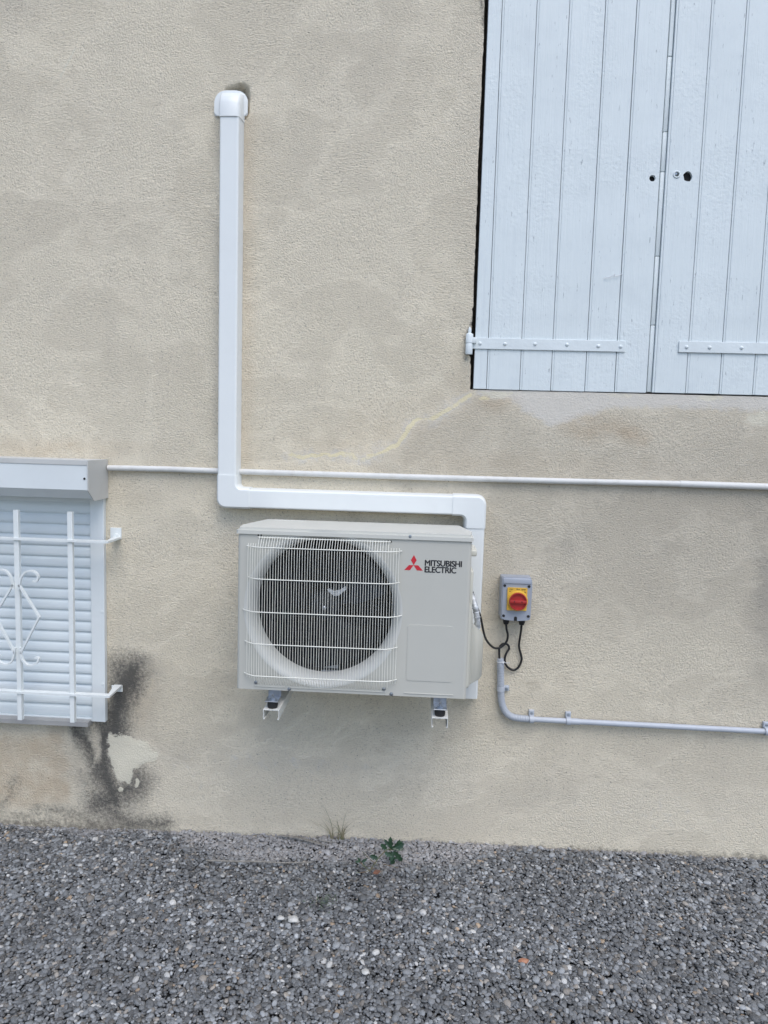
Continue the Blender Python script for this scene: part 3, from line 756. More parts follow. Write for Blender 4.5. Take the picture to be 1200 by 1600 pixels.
# clear bits seen behind the guard: pale chevron added in front of the fan, white label low down
bm = B(); A = u(525, 925, .31); prism(bm, [A+Vector(v) for v in ((-.032, 0, .008), (-.012, 0, -.014), (.008, 0, -.013), (.036, 0, .010), (.034, 0, .022), (.016, 0, .010), (-.004, 0, .004), (-.026, 0, .012))], (0, .003, .0)); obj('pale_chevron', bm, M_foil, fan)
bm = B(); A = u(516, 1050, .27)
bx(bm, (A.x-.034, -.27, A.z-.012), (A.x+.03, -.267, A.z+.006)); bx(bm, (A.x-.028, -.25, A.z+.008), (A.x+.026, -.247, A.z+.045)); obj('compressor_label', bm, M_foil, un)
bm = B(); A = u(444, 925, .2); bx(bm, (A.x-.005, -.215, A.z-.10), (A.x+.004, -.21, A.z+.09)); obj('motor_bracket', bm, M_copper, un)
bm = B(); A = u(540, 1010, .2); bx(bm, (A.x-.01, -.2, A.z-.09), (A.x+.012, -.19, A.z+.07)); obj('motor_bracket', bm, M_coil, un)
# wire guard
bm = B(); g0 = u(388.5, 960).x; g1 = u(621, 960).x; NWR = 58
tz_in, bz_in = u(507, 841).z-.001, u(507, 1074).z+.002
tz_out, bz_out = u(507, 853).z, u(507, 1060).z
for i in range(NWR):
    x = g0+(g1-g0)*i/(NWR-1)
    inner = 4 <= i < NWR-4
    zt_, zb_ = (tz_in, bz_in) if inner else (tz_out+.003, bz_out-.003-(.012 if i in (3, NWR-4) else 0))
    ex_ = 1-max(0, (abs(i-(NWR-1)/2)-(NWR/2-6)))/6*.55
    bul = .034*ex_
    P = []
    for t in (0, .02, .06, .12, .17, .23, .3, .36, .43, .5, .57, .64, .7, .77, .83, .88, .94, .98, 1):
        z = zt_+(zb_-zt_)*t; e_ = min(t, 1-t)
        k = min(1, e_/.085); k = math.sin(k*math.pi/2)
        xj = .0004*math.sin(t*9+i*1.7)+.0003*math.sin(t*23+i*2.9)
        P.append((x+xj, -UD-.0025-bul*k if inner else -UD-.004-bul*(.6+.4*k), z))
    sweep(bm, P, circ(.00092, 6), up=(1, 0, 0), cap=False)
def hw(px0, px1, zz, bul, end=.012):
    x0_, x1_ = px0, px1; P = []
    for t in [0, .015, .03, .05, .08, .2, .5, .8, .92, .95, .97, .985, 1]:
        e_ = min(t, 1-t); k = math.sin(min(1, e_/.10)*math.pi/2); P.append((x0_+(x1_-x0_)*t, -UD-.001-bul*k-.002, zz))
    sweep(bm, P, circ(.0018, 6), up=(0, 0, 1))
for y_, a_, b_, bl in ((850.5+6, 386, 628, .033), (905.5, 388, 624, .036), (956.5, 380, 628, .036), (1006, 383, 621, .036), (1056, 382, 620, .033)):
    zz = u(507, y_).z
    # corrected for the guard standing proud
    hw(u(a_, y_).x, u(b_, y_).x, zz, bl)
hw(u(404, 843).x, u(611, 843).x, tz_in-.003, .003)
guard = obj('fan_guard', bm, M_wire, un, angle=80)
for px_, py_ in ((406, 836), (609, 846)):
    bm = B(); A = u(px_, py_)
    for dx_ in (-.005, .005): bx(bm, (A.x+dx_-.0022, -UD-.0016, A.z-.003), (A.x+dx_+.0022, -UD+.001, A.z+.003))
    obj('mounting_slot', bm, M_hole, un)
# logo
def cc(x, y): return u(600+x/5.335, 840+y/5.335)
bm = B(); ax_ = cc(247, 230)
S = .0118
h_ = S*math.sqrt(3)
def rh(pts): prism(bm, [Vector((ax_.x+x, -UD-.0006, ax_.z+z)) for x, z in pts], (0, .0008, 0))
sc_ = (cc(320, 275).x-cc(165, 275).x)/4
h_ = sc_*math.sqrt(3)/2*1.28
rh([(0, 0), (sc_*.62, h_), (0, 2*h_), (-sc_*.62, h_)])
rh([(0, 0), (-sc_, 0), (-2*sc_, -h_), (-sc_*.75, -h_)]); rh([(0, 0), (sc_*.75, -h_), (2*sc_, -h_), (sc_, 0)])
obj('brand_emblem', bm, M_red, body, smooth=False)
def text(body_, x0, x1, z0, z1, y, mat, parent, bold=0.0, name='brand_lettering'):
    cu = bpy.data.curves.new('t', 'FONT'); cu.body = body_; cu.size = 1; cu.offset = bold; cu.space_character = .94
    o = bpy.data.objects.new('t', cu); COL.objects.link(o); bpy.context.view_layer.update()
    me = bpy.data.meshes.new_from_object(o.evaluated_get(bpy.context.evaluated_depsgraph_get())); bpy.data.objects.remove(o)
    co = np.array([v.co[:] for v in me.vertices]); mn, mx_ = co.min(0), co.max(0)
    bm = bmesh.new()
    for q_, (ox_, oz_) in enumerate(((-.0009, 0), (.0009, 0), (0, .0006), (0, -.0006))):
        k0 = len(bm.verts); bm.from_mesh(me); bm.verts.ensure_lookup_table()
        for v in bm.verts[k0:]:
            a = (v.co.x-mn[0])/(mx_[0]-mn[0]); b = (v.co.y-mn[1])/(mx_[1]-mn[1]); v.co = Vector((x0+(x1-x0)*a+ox_, y-.00008*q_, z0+(z1-z0)*b+oz_))
    return obj(name, bm, mat, parent, smooth=False)
tx0, tx1 = cc(342, 215).x, cc(648, 225).x; z1_ = (cc(342, 183).z+cc(648, 200).z)/2; z0_ = (cc(342, 232).z+cc(648, 248).z)/2
text('MITSUBISHI', tx0, tx1, z0_, z1_, -UD-.0006, M_ink, body)
gap = z1_-z0_
text('ELECTRIC', tx0, cc(602, 265).x, z0_-gap*1.12, z0_-gap*.12, -UD-.0006, M_ink, body)
# side: grip, rear side plate, service cover, insulation
A = W(735, 862, .25)
bm = B(); bx(bm, (UX1-.002, -.27, A.z-.014), (UX1+.026, -.13, A.z+.010), .006, 3); obj('grip', bm, M_case2, un)
zt_ = W(740, 882, .2).z; zm_ = W(740, 937, .2).z
bm = B(); bx(bm, (UX1-.002, -.33, zm_), (UX1+.012, -.12, zt_), .005, 3); obj('side_panel', bm, M_case2, un)
# cover: side view outline (depth,z) extruded sideways with soft bulge
bm = B(); zc_t = W(735, 946, .35).z; rows = []
for y_, xo, pt, pb in ((-.352, -.001, 945, 1076), (-.345, .006, 946, 1076), (-.325, .012, 950, 1074), (-.305, .016, 956, 1072), (-.285, .020, 972, 1070), (-.255, .040, 979, 1066), (-.215, .060, 984, 1062), (-.175, .069, 988, 1058), (-.135, .071, 990, 1055), (-.12, .066, 990, 1055)):
    zt_ = W(745, pt, -y_).z; zb_ = W(745, pb, -y_).z
    rows.append([bm.verts.new((UX1+x_, y_, z_)) for x_, z_ in ((-.001, zt_+.004), (xo*.55, zt_+.004), (xo*.88, zt_-.001), (xo, zt_-.010), (xo, zb_+.008), (xo*.9, zb_+.001), (-.001, zb_-.001))])
for A, C in zip(rows, rows[1:]):
    for i in range(6): bm.faces.new((A[i], A[i+1], C[i+1], C[i]))
bm.faces.new(rows[0]); bm.faces.new(rows[-1][::-1])
obj('service_cover', bm, M_case2, un, angle=50, flat_big=0)
bm = B(); P = catmull([Vector((UX1+.012, -.21, zc_t+.02)), W(742, 946, .25), W(744, 956, .25), W(745.5, 966, .25), W(746.5, 980, .24)], 7)
sweep(bm, P, circ(.0105, 14), up=(0, -1, 0), scales=[1+.14*math.sin(i*2.3)+.08*math.sin(i*5.1) for i in range(len(P))]); obj('pipe_insulation', bm, M_foil, un, angle=80)

# ------------------------------------------------------------------ BRACKETS
RZ = W(424, 1109, .425).z; RZr = W(687.5, 1121.5, .425).z; RZ = (RZ+RZr)/2
def make_bracket(cx, label):
    t = thing('wall_bracket', (cx, 0, RZ), label, 'bracket', 'brackets carrying the outdoor unit')
    bm = B(); w2, h2, th = .0275, .034, .0022; yA, yB_ = -.427, -.004
    # inverted channel with return lips
    o_ = [(-w2, -h2), (-w2, 0), (w2, 0), (w2, -h2), (w2-.006, -h2), (w2-.006, -h2+th), (w2-th, -h2+th), (w2-th, -th), (-w2+th, -th), (-w2+th, -h2+th), (-w2+.006, -h2+th), (-w2+.006, -h2)]
    prism(bm, [Vector((cx+x, yA, RZ+z)) for x, z in o_], (0, yB_-yA, 0)); rail = obj('rail', bm, M_bracket, t, smooth=False)
    bm = B(); bx(bm, (cx-.025, -.004, RZ-.035), (cx+.025, -.0005, RZ+.40), .001, 1); obj('wall_plate', bm, M_bracket, t)
    gapz = UZ0-RZ
    for yc in (-.402, -.06):
        zf = UZ0-.004 if yc > -.3 else RZ+gapz*.50
        bm = B(); hgt = gapz*.52
        lathe(bm, (cx, yc, RZ), (0, 0, 1), [(0, .0002), (.0165, .0003), (.0175, .003), (.0185, hgt*.45), (.0175, hgt-.003), (.0165, hgt), (0, hgt)], 24)
        dmp = obj('rubber_damper', bm, M_rubber, t)
        bm = B(); bx(bm, (cx-.0225, yc-.023, RZ+hgt), (cx+.0225, yc+.04, RZ+hgt+.003), .0006, 1)
        cyl(bm, (cx, yc, RZ+hgt+.003), (cx, yc, RZ+hgt+.010), .0105, n=6); cyl(bm, (cx, yc, RZ+hgt+.010), (cx, yc, RZ+hgt+.020), .004, n=10)
        lathe(bm, (cx, yc, RZ+hgt+.003), (0, 0, 1), [(.0155, 0), (.0155, .002), (.008, .0022)], 20)
        bx(bm, (cx-.0225, yc+.034, RZ+hgt+.003), (cx+.0225, yc+.037, UZ0-.0005), .0005, 1)
        obj('foot_plate', bm, M_zinc, dmp, angle=30)
        bm = B(); cyl(bm, (cx, yc, RZ-.012), (cx, yc, RZ-.0022), .0045, n=6); obj('bolt', bm, M_rubber, dmp)
    return t
make_bracket(W(423.5, 1109, .427).x, 'cream steel bracket under the fan side of the outdoor unit')
make_bracket(W(687.5, 1121, .427).x, 'cream steel bracket under the lettered side of the outdoor unit')

# ------------------------------------------------------------------ ISOLATOR SWITCH
SD = .078
sx0, sx1 = W(783.5, 935, SD).x, W(830.5, 935, SD).x; sz1, sz0 = W(807, 902.5, SD).z, W(807, 968.5, SD).z; scx = (sx0+sx1)/2
sw = thing('isolator_switch', (scx, 0, sz0), 'grey switch box with red rotary knob on yellow plate, right of outdoor unit', 'switch')
bm = B(); bx(bm, (sx0-.001, -.05, sz0+.001), (sx1+.001, -.0005, sz1-.001), .006, 3); obj('housing', bm, M_grey, sw)
bm = B(); pts = []
N_ = 10
for i in range(N_+1):
    t = i/N_; pts.append((sx0+.004+(sx1-sx0-.008)*t, sz0-.004*math.sin(math.pi*t)))
pts += [(sx1, sz0+.006), (sx1+.0015, sz1-.03), (sx1-.001, sz1-.008), (sx1-.008, sz1)]
pts += [(sx0+.006, sz1), (sx0, sz1-.006), (sx0, sz0+.006)]
# notch for the padlock slot at bottom centre
low_ = pts[:N_+1]; nl = []
for (x, z) in low_:
    if abs(x-scx) < .0055: continue
    nl.append((x, z))
k_ = next(i for i, (x, z) in enumerate(nl) if x > scx)
zz_ = sz0-.004
notch = [(scx-.0055, zz_), (scx-.0055, sz0+.006), (scx-.0035, sz0+.0105), (scx, sz0+.012), (scx+.0035, sz0+.0105), (scx+.0055, sz0+.006), (scx+.0055, zz_)]

prism(bm, [Vector((x, -.048, z)) for x, z in pts], (0, -(SD-.048), 0))
fr = [e_ for e_ in bm.edges if all(abs(v.co.y+SD) < 1e-4 for v in e_.verts)]
bmesh.ops.bevel(bm, geom=fr, offset=.004, segments=3, affect='EDGES')
cov = obj('cover', bm, M_grey, sw, angle=40)
bm = B(); bx(bm, (sx0+.004, -SD-.0025, sz1-.024), (sx1-.004, -SD+.002, sz1-.004), .0022, 3, rot=Matrix.Rotation(R(-7), 3, 'X')); obj('top_ridge', bm, M_grey, cov)
bm = B(); prism(bm, rr(scx-.0058, scx+.0058, sz0-.0045, sz0+.0125, .0056, .0005, -SD-.0003), (0, .02, 0)); obj('padlock_slot_shade', bm, M_cable, cov)  # dark plug whose colour stands for the shade of an open slot
for px_, py_ in ((788.6, 915.2), (826.6, 916.6), (786.7, 962.2), (825.3, 963.3)):
    A = W(px_, py_, SD); bm = B()
    lathe(bm, (A.x, -SD, A.z), (0, -1, 0), [(.0078, .0003), (.0072, .0012), (.0060, .0010), (.0056, .0002)], 20); so = obj('screw_well', bm, M_grey, cov)
    bm = B(); lathe(bm, (A.x, -SD, A.z), (0, -1, 0), [(.0058, .0003), (.003, .0007), (0, .0007)], 14); obj('cover_screw', bm, M_cable, so)
yx0, yx1 = W(792.5, 935, SD+.006).x, W(823.5, 935, SD+.006).x; yz1, yz0 = W(808, 918.5, SD+.006).z, W(808, 954, SD+.006).z
bm = B(); prism(bm, rr(yx0, yx1, yz0, yz1, .003, .003, -SD+.001), (0, -.008, 0)); yp = obj('yellow_plate', bm, M_yellow, sw, angle=30)
kc = W(809.5, 940.2, SD+.02)
bm = B(); lathe(bm, (kc.x, -SD-.006, kc.z), (0, -1, 0), [(.0385, 0), (.0382, .006), (.036, .009), (.030, .009)], 48); obj('yellow_collar', bm, M_yellow, yp)
bm = B(); lathe(bm, (kc.x, -SD-.010, kc.z), (0, -1, 0), [(.0335, 0), (.0335, .012), (.0322, .0145), (.030, .0145), (.0295, .007), (0, .007)], 56)
kn = obj('red_knob', bm, M_redk, sw, angle=35)
bm = B(); bx(bm, (kc.x-.0312, -SD-.0275, kc.z-.0055), (kc.x+.0312, -SD-.012, kc.z+.0055), .0016, 2)
hb_ = obj('grip_bar', bm, M_redk, kn)
for dx_ in (-.0145, .0135):
    bm = B(); cyl(bm, (kc.x+dx_, -SD-.0278, kc.z+.0008), (kc.x+dx_, -SD-.026, kc.z+.0008), .0024, n=12); obj('padlock_hole', bm, M_hole, hb_)
# small dark print on the yellow plate (illegible at this distance)
bm = B(); yy = -SD-.0074
def pr_(x, z, w_, h_): bx(bm, (kc.x+x, yy, kc.z+z), (kc.x+x+w_, yy+.0006, kc.z+z+h_))
for i_, (x, z, w_, h_) in enumerate(((-.032, .0465, .0035, .0016), (-.0275, .0465, .005, .0016), (-.0215, .0465, .003, .0016), (-.032, .0435, .004, .0013), (-.027, .0435, .006, .0013),
      (-.0055, .044, .0028, .0055), (-.001, .0432, .0014, .004), (.002, .0445, .0036, .0028), (.012, .0465, .005, .0016), (.018, .0465, .0035, .0016), (.0225, .0465, .006, .0016), (.013, .0435, .007, .0013), (.022, .0435, .005, .0013),
      (-.033, .037, .004, .0022), (-.028, .037, .0015, .0022), (.0225, .037, .0065, .0014), (.0245, .034, .006, .0014))): pr_(x, z-.002, w_, h_)
obj('printed_marks', bm, M_ink, yp, smooth=False)
gl = [W(790.5, 975, .045), W(815, 976.5, .045)]
for p in gl:
    bm = B(); zt_ = sz0+.002
    lathe(bm, (p.x, -.045, 0), (0, 0, 1), [(.009, zt_), (.0125, zt_-.001), (.0125, zt_-.018), (.0110, zt_-.022), (.0095, zt_-.028), (.005, zt_-.030), (0, zt_-.030)], 14); obj('cable_gland', bm, M_cable, sw, angle=30)

# cables
def cable(P, label, n=10):
    pts = catmull(P, 9); bm = B(); sweep(bm, pts, circ(.0043, n), up=(0.05, -1, .03)); tag(obj('power_cable', bm, M_cable, origin=pts[0], angle=80), label, 'cable', None)
zg = sz0-.020
cable([Vector((gl[0].x, -.045, zg)), W(791.5, 983, .044), W(793.4, 992, .040), W(791.8, 1001.6, .033), W(786, 1009, .032), W(777.4, 1013, .036), W(769, 1010.5, .06), W(760, 1000, .10), W(755.5, 987, .14), W(751.5, 967, .17), W(747, 953, .19), W(742, 938, .21), W(738, 925, .22)],
      'black cable looping from the outdoor unit up to the left gland of the switch box')
cable([Vector((gl[1].x, -.045, zg)), W(814, 986, .036), W(812.5, 996, .02), W(811, 1010, .014), W(814, 1023, .012), W(815, 1031, .012), W(810.4, 1042, .012), W(802, 1047, .012), W(792, 1041, .014), W(788.6, 1031, .016), W(791, 1021, .014), W(795.5, 1013, .012), W(792.8, 1007, .013), W(786, 1006, .014), W(780.8, 1011, .016), W(780, 1018, .02), W(780.5, 1035, .022)],
      'black cable looping from right gland of the switch box into the corrugated sleeve')

# ------------------------------------------------------------------ GREY CONDUIT
PR = .0108; pd = .020
gp = thing('grey_conduit', (W(783, 1090).x, 0, W(783, 1122, pd).z), 'light grey conduit, corrugated where it bends below the switch, then running level to the right', 'conduit')
path = catmull([W(782, 1029, .024), W(782.3, 1050, .022), W(782.5, 1075, pd), W(783.5, 1095, pd), W(787, 1107, pd), W(793, 1115.5, pd), W(802, 1120.5, pd), W(814, 1122.5, pd), W(826, 1123.5, pd)], 26)
# resample evenly
acc = [0]
for a, b in zip(path, path[1:]): acc.append(acc[-1]+(b-a).length)
tot = acc[-1]; step = .0011; res = []; j = 0
for i in range(int(tot/step)+1):
    d_ = i*step
    while j < len(acc)-2 and acc[j+1] < d_: j += 1
    t = (d_-acc[j])/max(1e-9, acc[j+1]-acc[j]); res.append(path[j].lerp(path[j+1], t))
bm = B(); scl = [1.0 if i*step < .022 else 0.9+.22*(1 if math.sin(2*math.pi*i*step/.0066) > -.2 else 0) for i in range(len(res))]
sweep(bm, res, circ(.0125, 16), scales=scl); obj('corrugated_sleeve', bm, M_greyp, gp, angle=40)
pA, pB = W(822, 1123.3, pd), W(1200, 1143, pd); zl = (pA.z+pB.z)/2
tube('rigid_pipe', [pA, pB, pB+(pB-pA)*.6], PR, M_greyp, gp, 18)
tube('pipe_socket', [W(886, 1126.8, pd), W(905, 1127.8, pd)], PR+.0016, M_greyp, gp, 18)
# clips
def make_clip(p, label, vertical=False):
    t = thing('pipe_clip', (p.x, 0, p.z), label, 'clip', 'grey clips holding the conduit')
    bm = B(); n = 26; ro, ri, hw_ = .0155, .0128, .0085
    ang = [R(-50+280*i/n) for i in range(n+1)]
    A = []
    for r in (ri, ro):
        for s_ in (-hw_, hw_):
            A.append([bm.verts.new((p.x+s_, -pd-r*math.sin(a), p.z+r*math.cos(a))) for a in ang])
    ii, io, oi, oo = A
    for k in range(n):
        bm.faces.new((oi[k], oi[k+1], oo[k+1], oo[k])); bm.faces.new((ii[k], io[k], io[k+1], ii[k+1]))
        bm.faces.new((ii[k], ii[k+1], oi[k+1], oi[k])); bm.faces.new((io[k], oo[k], oo[k+1], io[k+1]))
    bm.faces.new((ii[0], oi[0], oo[0], io[0])); bm.faces.new((ii[-1], io[-1], oo[-1], oi[-1]))
    obj('band', bm, M_greyp, t, angle=40)
    bm = B(); bx(bm, (p.x-.0105, -.014, p.z+.009), (p.x+.0105, -.0006, p.z+.034), .0028, 3); bx(bm, (p.x-.008, -.016, p.z-.014), (p.x+.008, -.0006, p.z+.012), .002, 2)
    tb = obj('base', bm, M_greyp, t)
    bm = B(); lathe(bm, (p.x+.001, -.014, p.z+.023), (0, -1, 0), [(.0055, 0), (.005, .0022), (.0025, .003), (0, .002)], 14); obj('clip_screw', bm, M_zinc, tb)
    if vertical:
        for ch in t.children_recursive:
            if ch.parent is t: pass
        t.rotation_euler = (0, R(90), 0)
    return t
make_clip(W(830.5, 1123.8, pd), 'first grey clip right of the corrugated bend, on the level conduit')
make_clip(W(888, 1126.5, pd), 'grey clip at the socket in the middle of the level conduit')
make_clip(W(1198, 1142.8, pd), 'grey clip on the conduit at the right edge of the photo')
make_clip(W(782.5, 1076, pd), 'grey clip on the upright corrugated sleeve below the switch', True)
bm = B(); p = W(782.2, 1033.5, .022)
sweep(bm, [p+Vector((.0138*math.cos(R(a)), -.0138*math.sin(R(a)), .0012*math.sin(R(a*2)))) for a in range(0, 361, 15)], rect(.004, .0014), up=(0, 0, 1))
sweep(bm, [p+Vector((.008, -.0125, 0)), p+Vector((.02, -.018, .001)), p+Vector((.034, -.02, .0015))], rect(.0032, .0012), up=(0, 0, 1)); bx(bm, p+Vector((.005, -.018, -.003)), p+Vector((.011, -.012, .003)), .001)
tag(obj('cable_tie', bm, M_tie, origin=p), 'white cable tie round the top of the corrugated sleeve', 'cable tie')

# ------------------------------------------------------------------ ROLLER SHUTTER WINDOW
XR = W(166.5, 900, .0).x; XGl = W(142, 950, .022).x; XL = XR-1.75
zt0 = W(150, 721, .165).z; zf1 = W(138, 766, .165).z; zf2 = W(146, 781, .12).z; zbk = W(166, 777, 0).z
ztop2 = W(60, 718.5, .165).z
wb = W(155, 1128, .022).z
rs = thing('roller_shutter', ((XL+XR)/2, 0, wb), 'closed white aluminium roller shutter with its box, at the left edge', 'roller shutter')
XC = W(137, 740, .165).x
boxprof = [(-.0005, zt0+.001), (-.165, zt0+.001), (-.165, zf1), (-.12, zf2+.004), (-.03, zf2+.004), (-.0005, zf2+.004)]
bm = B(); prism(bm, [Vector((XL+.004, y, z)) for y, z in boxprof], (XC-XL-.005, 0, 0)); obj('shutter_box', bm, M_alu, rs, smooth=False)
bm = B(); bx(bm, (XL, -.1675, zt0-.016), (XC-.001, -.0005, zt0+.004), .0015, 2); obj('top_trim', bm, M_alu2, rs)
capp = [(-.0005, zt0+.003), (-.170, zt0+.003), (-.170, zf1-.002), (-.122, zf2-.004), (-.0005, zbk-.002)]
for xa in (XC, XL-.004):
    bm = B(); prism(bm, [Vector((xa, y, z)) for y, z in capp], (.004, 0, 0)); o = obj('end_cap', bm, M_alu2, rs, smooth=False)
A = W(132, 748, .165); bm = B(); lathe(bm, (A.x, -.165, A.z), (0, -1, 0), [(.0045, 0), (.004, .002), (0, .0028)], 12); obj('box_screw', bm, M_cable, rs)
for xa, xb in ((XGl, XR), (XL, XL+XR-XGl)):
    bm = B(); bx(bm, (xa, -.022, wb), (xb, -.0005, zbk-.001), .0016, 2); gr = obj('guide_rail', bm, M_alu, rs)
    for py_ in (956, 1069):
        A = W(160, py_, .022); bm = B(); lathe(bm, ((xb-.01) if xa > -2 else xa+.01, -.022, A.z), (0, -1, 0), [(.006, 0), (.0055, .0014), (0, .002)], 12); obj('rail_cap', bm, M_alu, gr)
bm = B(); ztS = zbk+.0; zc_ = W(100, 1120, .01).z; pitch = .0436
z = zc_; k = 0; prof_s = []
while z < ztS+.0:
    h = .052 if k == 0 else pitch
    pr2 = [(0, z), (-.0052, z+.0015), (-.0078, z+.006), (-.0088, z+h*.30), (-.0082, z+h*.55), (-.0066, z+h*.74), (-.0040, z+h*.86), (-.0034, z+h*.90), (-.0005, z+h*.905), (-.0005, z+h)]
    prof_s += pr2; z += h; k += 1
a = [bm.verts.new((XL+.03, y-.002, z)) for y, z in prof_s]; b = [bm.verts.new((XGl+.002, y-.002, z)) for y, z in prof_s]
for i in range(len(a)-1): bm.faces.new((a[i], b[i], b[i+1], a[i+1]))
obj('slat_curtain', bm, M_slat, rs, angle=28)
bm = B(); bx(bm, (XL+.03, -.016, zc_-.012), (XGl-.001, -.0005, zc_+.002), .002, 2); obj('bottom_bar', bm, M_alu, rs)
xs_ = W(137, 1134, .045).x
sill = B(); zs1 = W(60, 1126, .03).z
sz_top = W(100, 1127.5, .045).z; 
prism(sill, [Vector((XL-.01, y, z)) for y, z in [(-.0004, sz_top+.004), (-.045, sz_top), (-.045, sz_top-.018), (-.0004, sz_top-.022)]], (xs_-XL+.01, 0, 0))
obj('sill', sill, M_sill, rs, smooth=False)

# ------------------------------------------------------------------ WINDOW GRILLE
gd = .12
bt = thing('window_grille', (W(28, 1124, gd).x, 0, W(28, 1124, gd).z), 'white iron window grille with scrolls in front of the roller shutter', 'window grille')
bars_px = [28.5, 112]
xsb = [W(29, 950, gd).x, W(112, 950, gd).x]; dxb = xsb[1]-xsb[0]
allx = [xsb[1], xsb[0]]+[xsb[0]-dxb*i for i in range(1, 6)]
zbt, zbb = W(70, 798, gd).z, W(70, 1126, gd).z
zU = W(165, 849, gd+.015).z; zL = W(165, 1090.5, gd+.015).z
xcn = W(169, 850, gd+.015).x; xwl = XR+.012; xw_end = W(190, 838, 0).x
xle = XL-.07
for zz in (zU, zL):
    bm = B(); th = .008
    pts = [(xcn, -gd-.015), (xcn-.002, -gd+.012), (xle+.002, -gd+.012), (xle, -gd-.015)]
    out_ = [(xle-.03, -.0005), (xle, -gd-.015), (xcn, -gd-.015), (xw_end, -.0055), (xw_end-.032, -.0055), (xcn-.016, -gd+.012), (xle+.02, -gd+.012), (xle+.0, -.0005)]
    prism(bm, [Vector((x, y, zz)) for x, y in out_], (0, 0, th)); fb = obj('flat_bar', bm, M_bars, bt, smooth=False)
    bm = B(); bx(bm, (xw_end-.044, -.0055, zz-(.002 if zz == zU else .022)), (xw_end+.001, -.0006, zz+(.044 if zz == zU else .004)), .001, 1); ta = obj('wall_tab', bm, M_bars, fb)
    if zz == zU:
        A = W(181.5, 837, .006); bm = B(); cyl(bm, (A.x, -.0055, A.z), (A.x, -.014, A.z), .0105, n=6); cyl(bm, (A.x, -.014, A.z), (A.x, -.016, A.z), .007, n=12); obj('hex_bolt', bm, M_bars, ta)
for x in allx:
    bm = B(); bx(bm, (x-.0095, -gd-.0085, zbb), (x+.0095, -gd+.0085, zbt), .0012, 1)
    obj('upright_bar', bm, M_bars, bt)
def sc2(x, y): return W(x/3.332, 700+y/3.333, gd+.012)
cx_ = xsb[0]
for cxk in [xsb[0], xsb[0]-2*dxb, xsb[0]-4*dxb]:
    for sg in (1, -1):
        top = [(100, 735), (103, 710), (112, 672), (135, 645), (168, 640), (193, 655), (200, 677), (188, 694), (172, 694)]
        dia = [(100, 712), (205, 880), (108, 1068)]
        bot = [(104, 1040), (108, 1066), (120, 1105), (145, 1130), (178, 1128), (200, 1108), (199, 1092), (184, 1092)]
        bm = B()
        def mp(p): q = sc2(*p); return Vector((cxk+sg*(q.x-cx_), q.y, q.z))
        sweep(bm, catmull([mp(p) for p in top], 6), rect(.0065, .012), up=(0, -1, 0))
        sweep(bm, catmull([mp(p) for p in bot], 6), rect(.0065, .012), up=(0, -1, 0))
        sweep(bm, [mp(p) for p in dia], rect(.0065, .012), up=(0, -1, 0))
        obj('scroll', bm, M_bars, bt, angle=50)

# ------------------------------------------------------------------ PLANTS AND LITTER
def leafmat(name, c1, c2, rough=.5):
    s = NT(name); return s.out(s.mix(s.ramp(s.noise(60, 4), .35, .65), c1, c2), rough)
M_leaf = leafmat('dark_green_leaf', (.016, .042, .022), (.03, .07, .034), .35)
M_grass = leafmat('dry_grass', (.30, .26, .17), (.17, .17, .09))
M_stem = leafmat('weed_stem', (.10, .12, .06), (.16, .10, .06))
M_dead = leafmat('dead_leaf', (.17, .07, .04), (.09, .045, .03), .7)
M_wood2 = leafmat('weathered_stick', (.20, .185, .165), (.30, .28, .25), .8)
M_white = leafmat('white_stone', (.42, .41, .38), (.56, .55, .52), .6)
M_brick = leafmat('brick_chip', (.36, .16, .09), (.44, .22, .14), .8)
def blade(bm, p, h, lean, az, w_=.0022):
    n = 7; pts = []
    d = Vector((math.cos(az), math.sin(az), 0))
    side = Vector((-math.sin(az), math.cos(az), 0)) if abs(math.sin(az)) > .9 else Vector((math.sin(random.random()), math.cos(random.random()), 0)).normalized()
    side = Vector((1, .3, 0)).normalized()
    L = []; Rr = []
    for i in range(n):
        t = i/(n-1); c = Vector(p)+d*(lean*t*t)+Vector((0, 0, h*t*(1-.15*t*lean/h))); ww = w_*(1-t)**.7+.0002
        L.append(bm.verts.new(c-side*ww/2)); Rr.append(bm.verts.new(c+side*ww/2+Vector((0, .0006, 0))))
    for i in range(n-1): bm.faces.new((L[i], Rr[i], Rr[i+1], L[i+1]))
def tuft(px, py, blades, label, name='grass_tuft', spread=.02, mat=None):
    p = G(px, py, -.008); p.y = min(p.y, -.012); bm = B()
    for h, lean, az in blades: blade(bm, p+Vector((random.uniform(-spread, spread), random.uniform(-.008, .004), 0)), h, lean, az, random.uniform(.002, .0036))
    tag(obj(name, bm, mat or M_grass, origin=p), label, 'grass')
bl_ = [(.16, .05, R(185)), (.115, .095, R(190)), (.13, .09, R(-8)), (.155, .03, R(-15)), (.085, .12, R(5)), (.09, .10, R(175)), (.10, .01, R(200)), (.07, .05, R(10)), (.06, .02, R(270))]
bl_ += [(random.uniform(.03, .08), random.uniform(.0, .05), R(random.choice((0, 180))+random.uniform(-40, 40))) for _ in range(13)]
tuft(527, 1311, bl_, 'thin dry grass tuft growing where the wall meets the gravel', spread=.03)
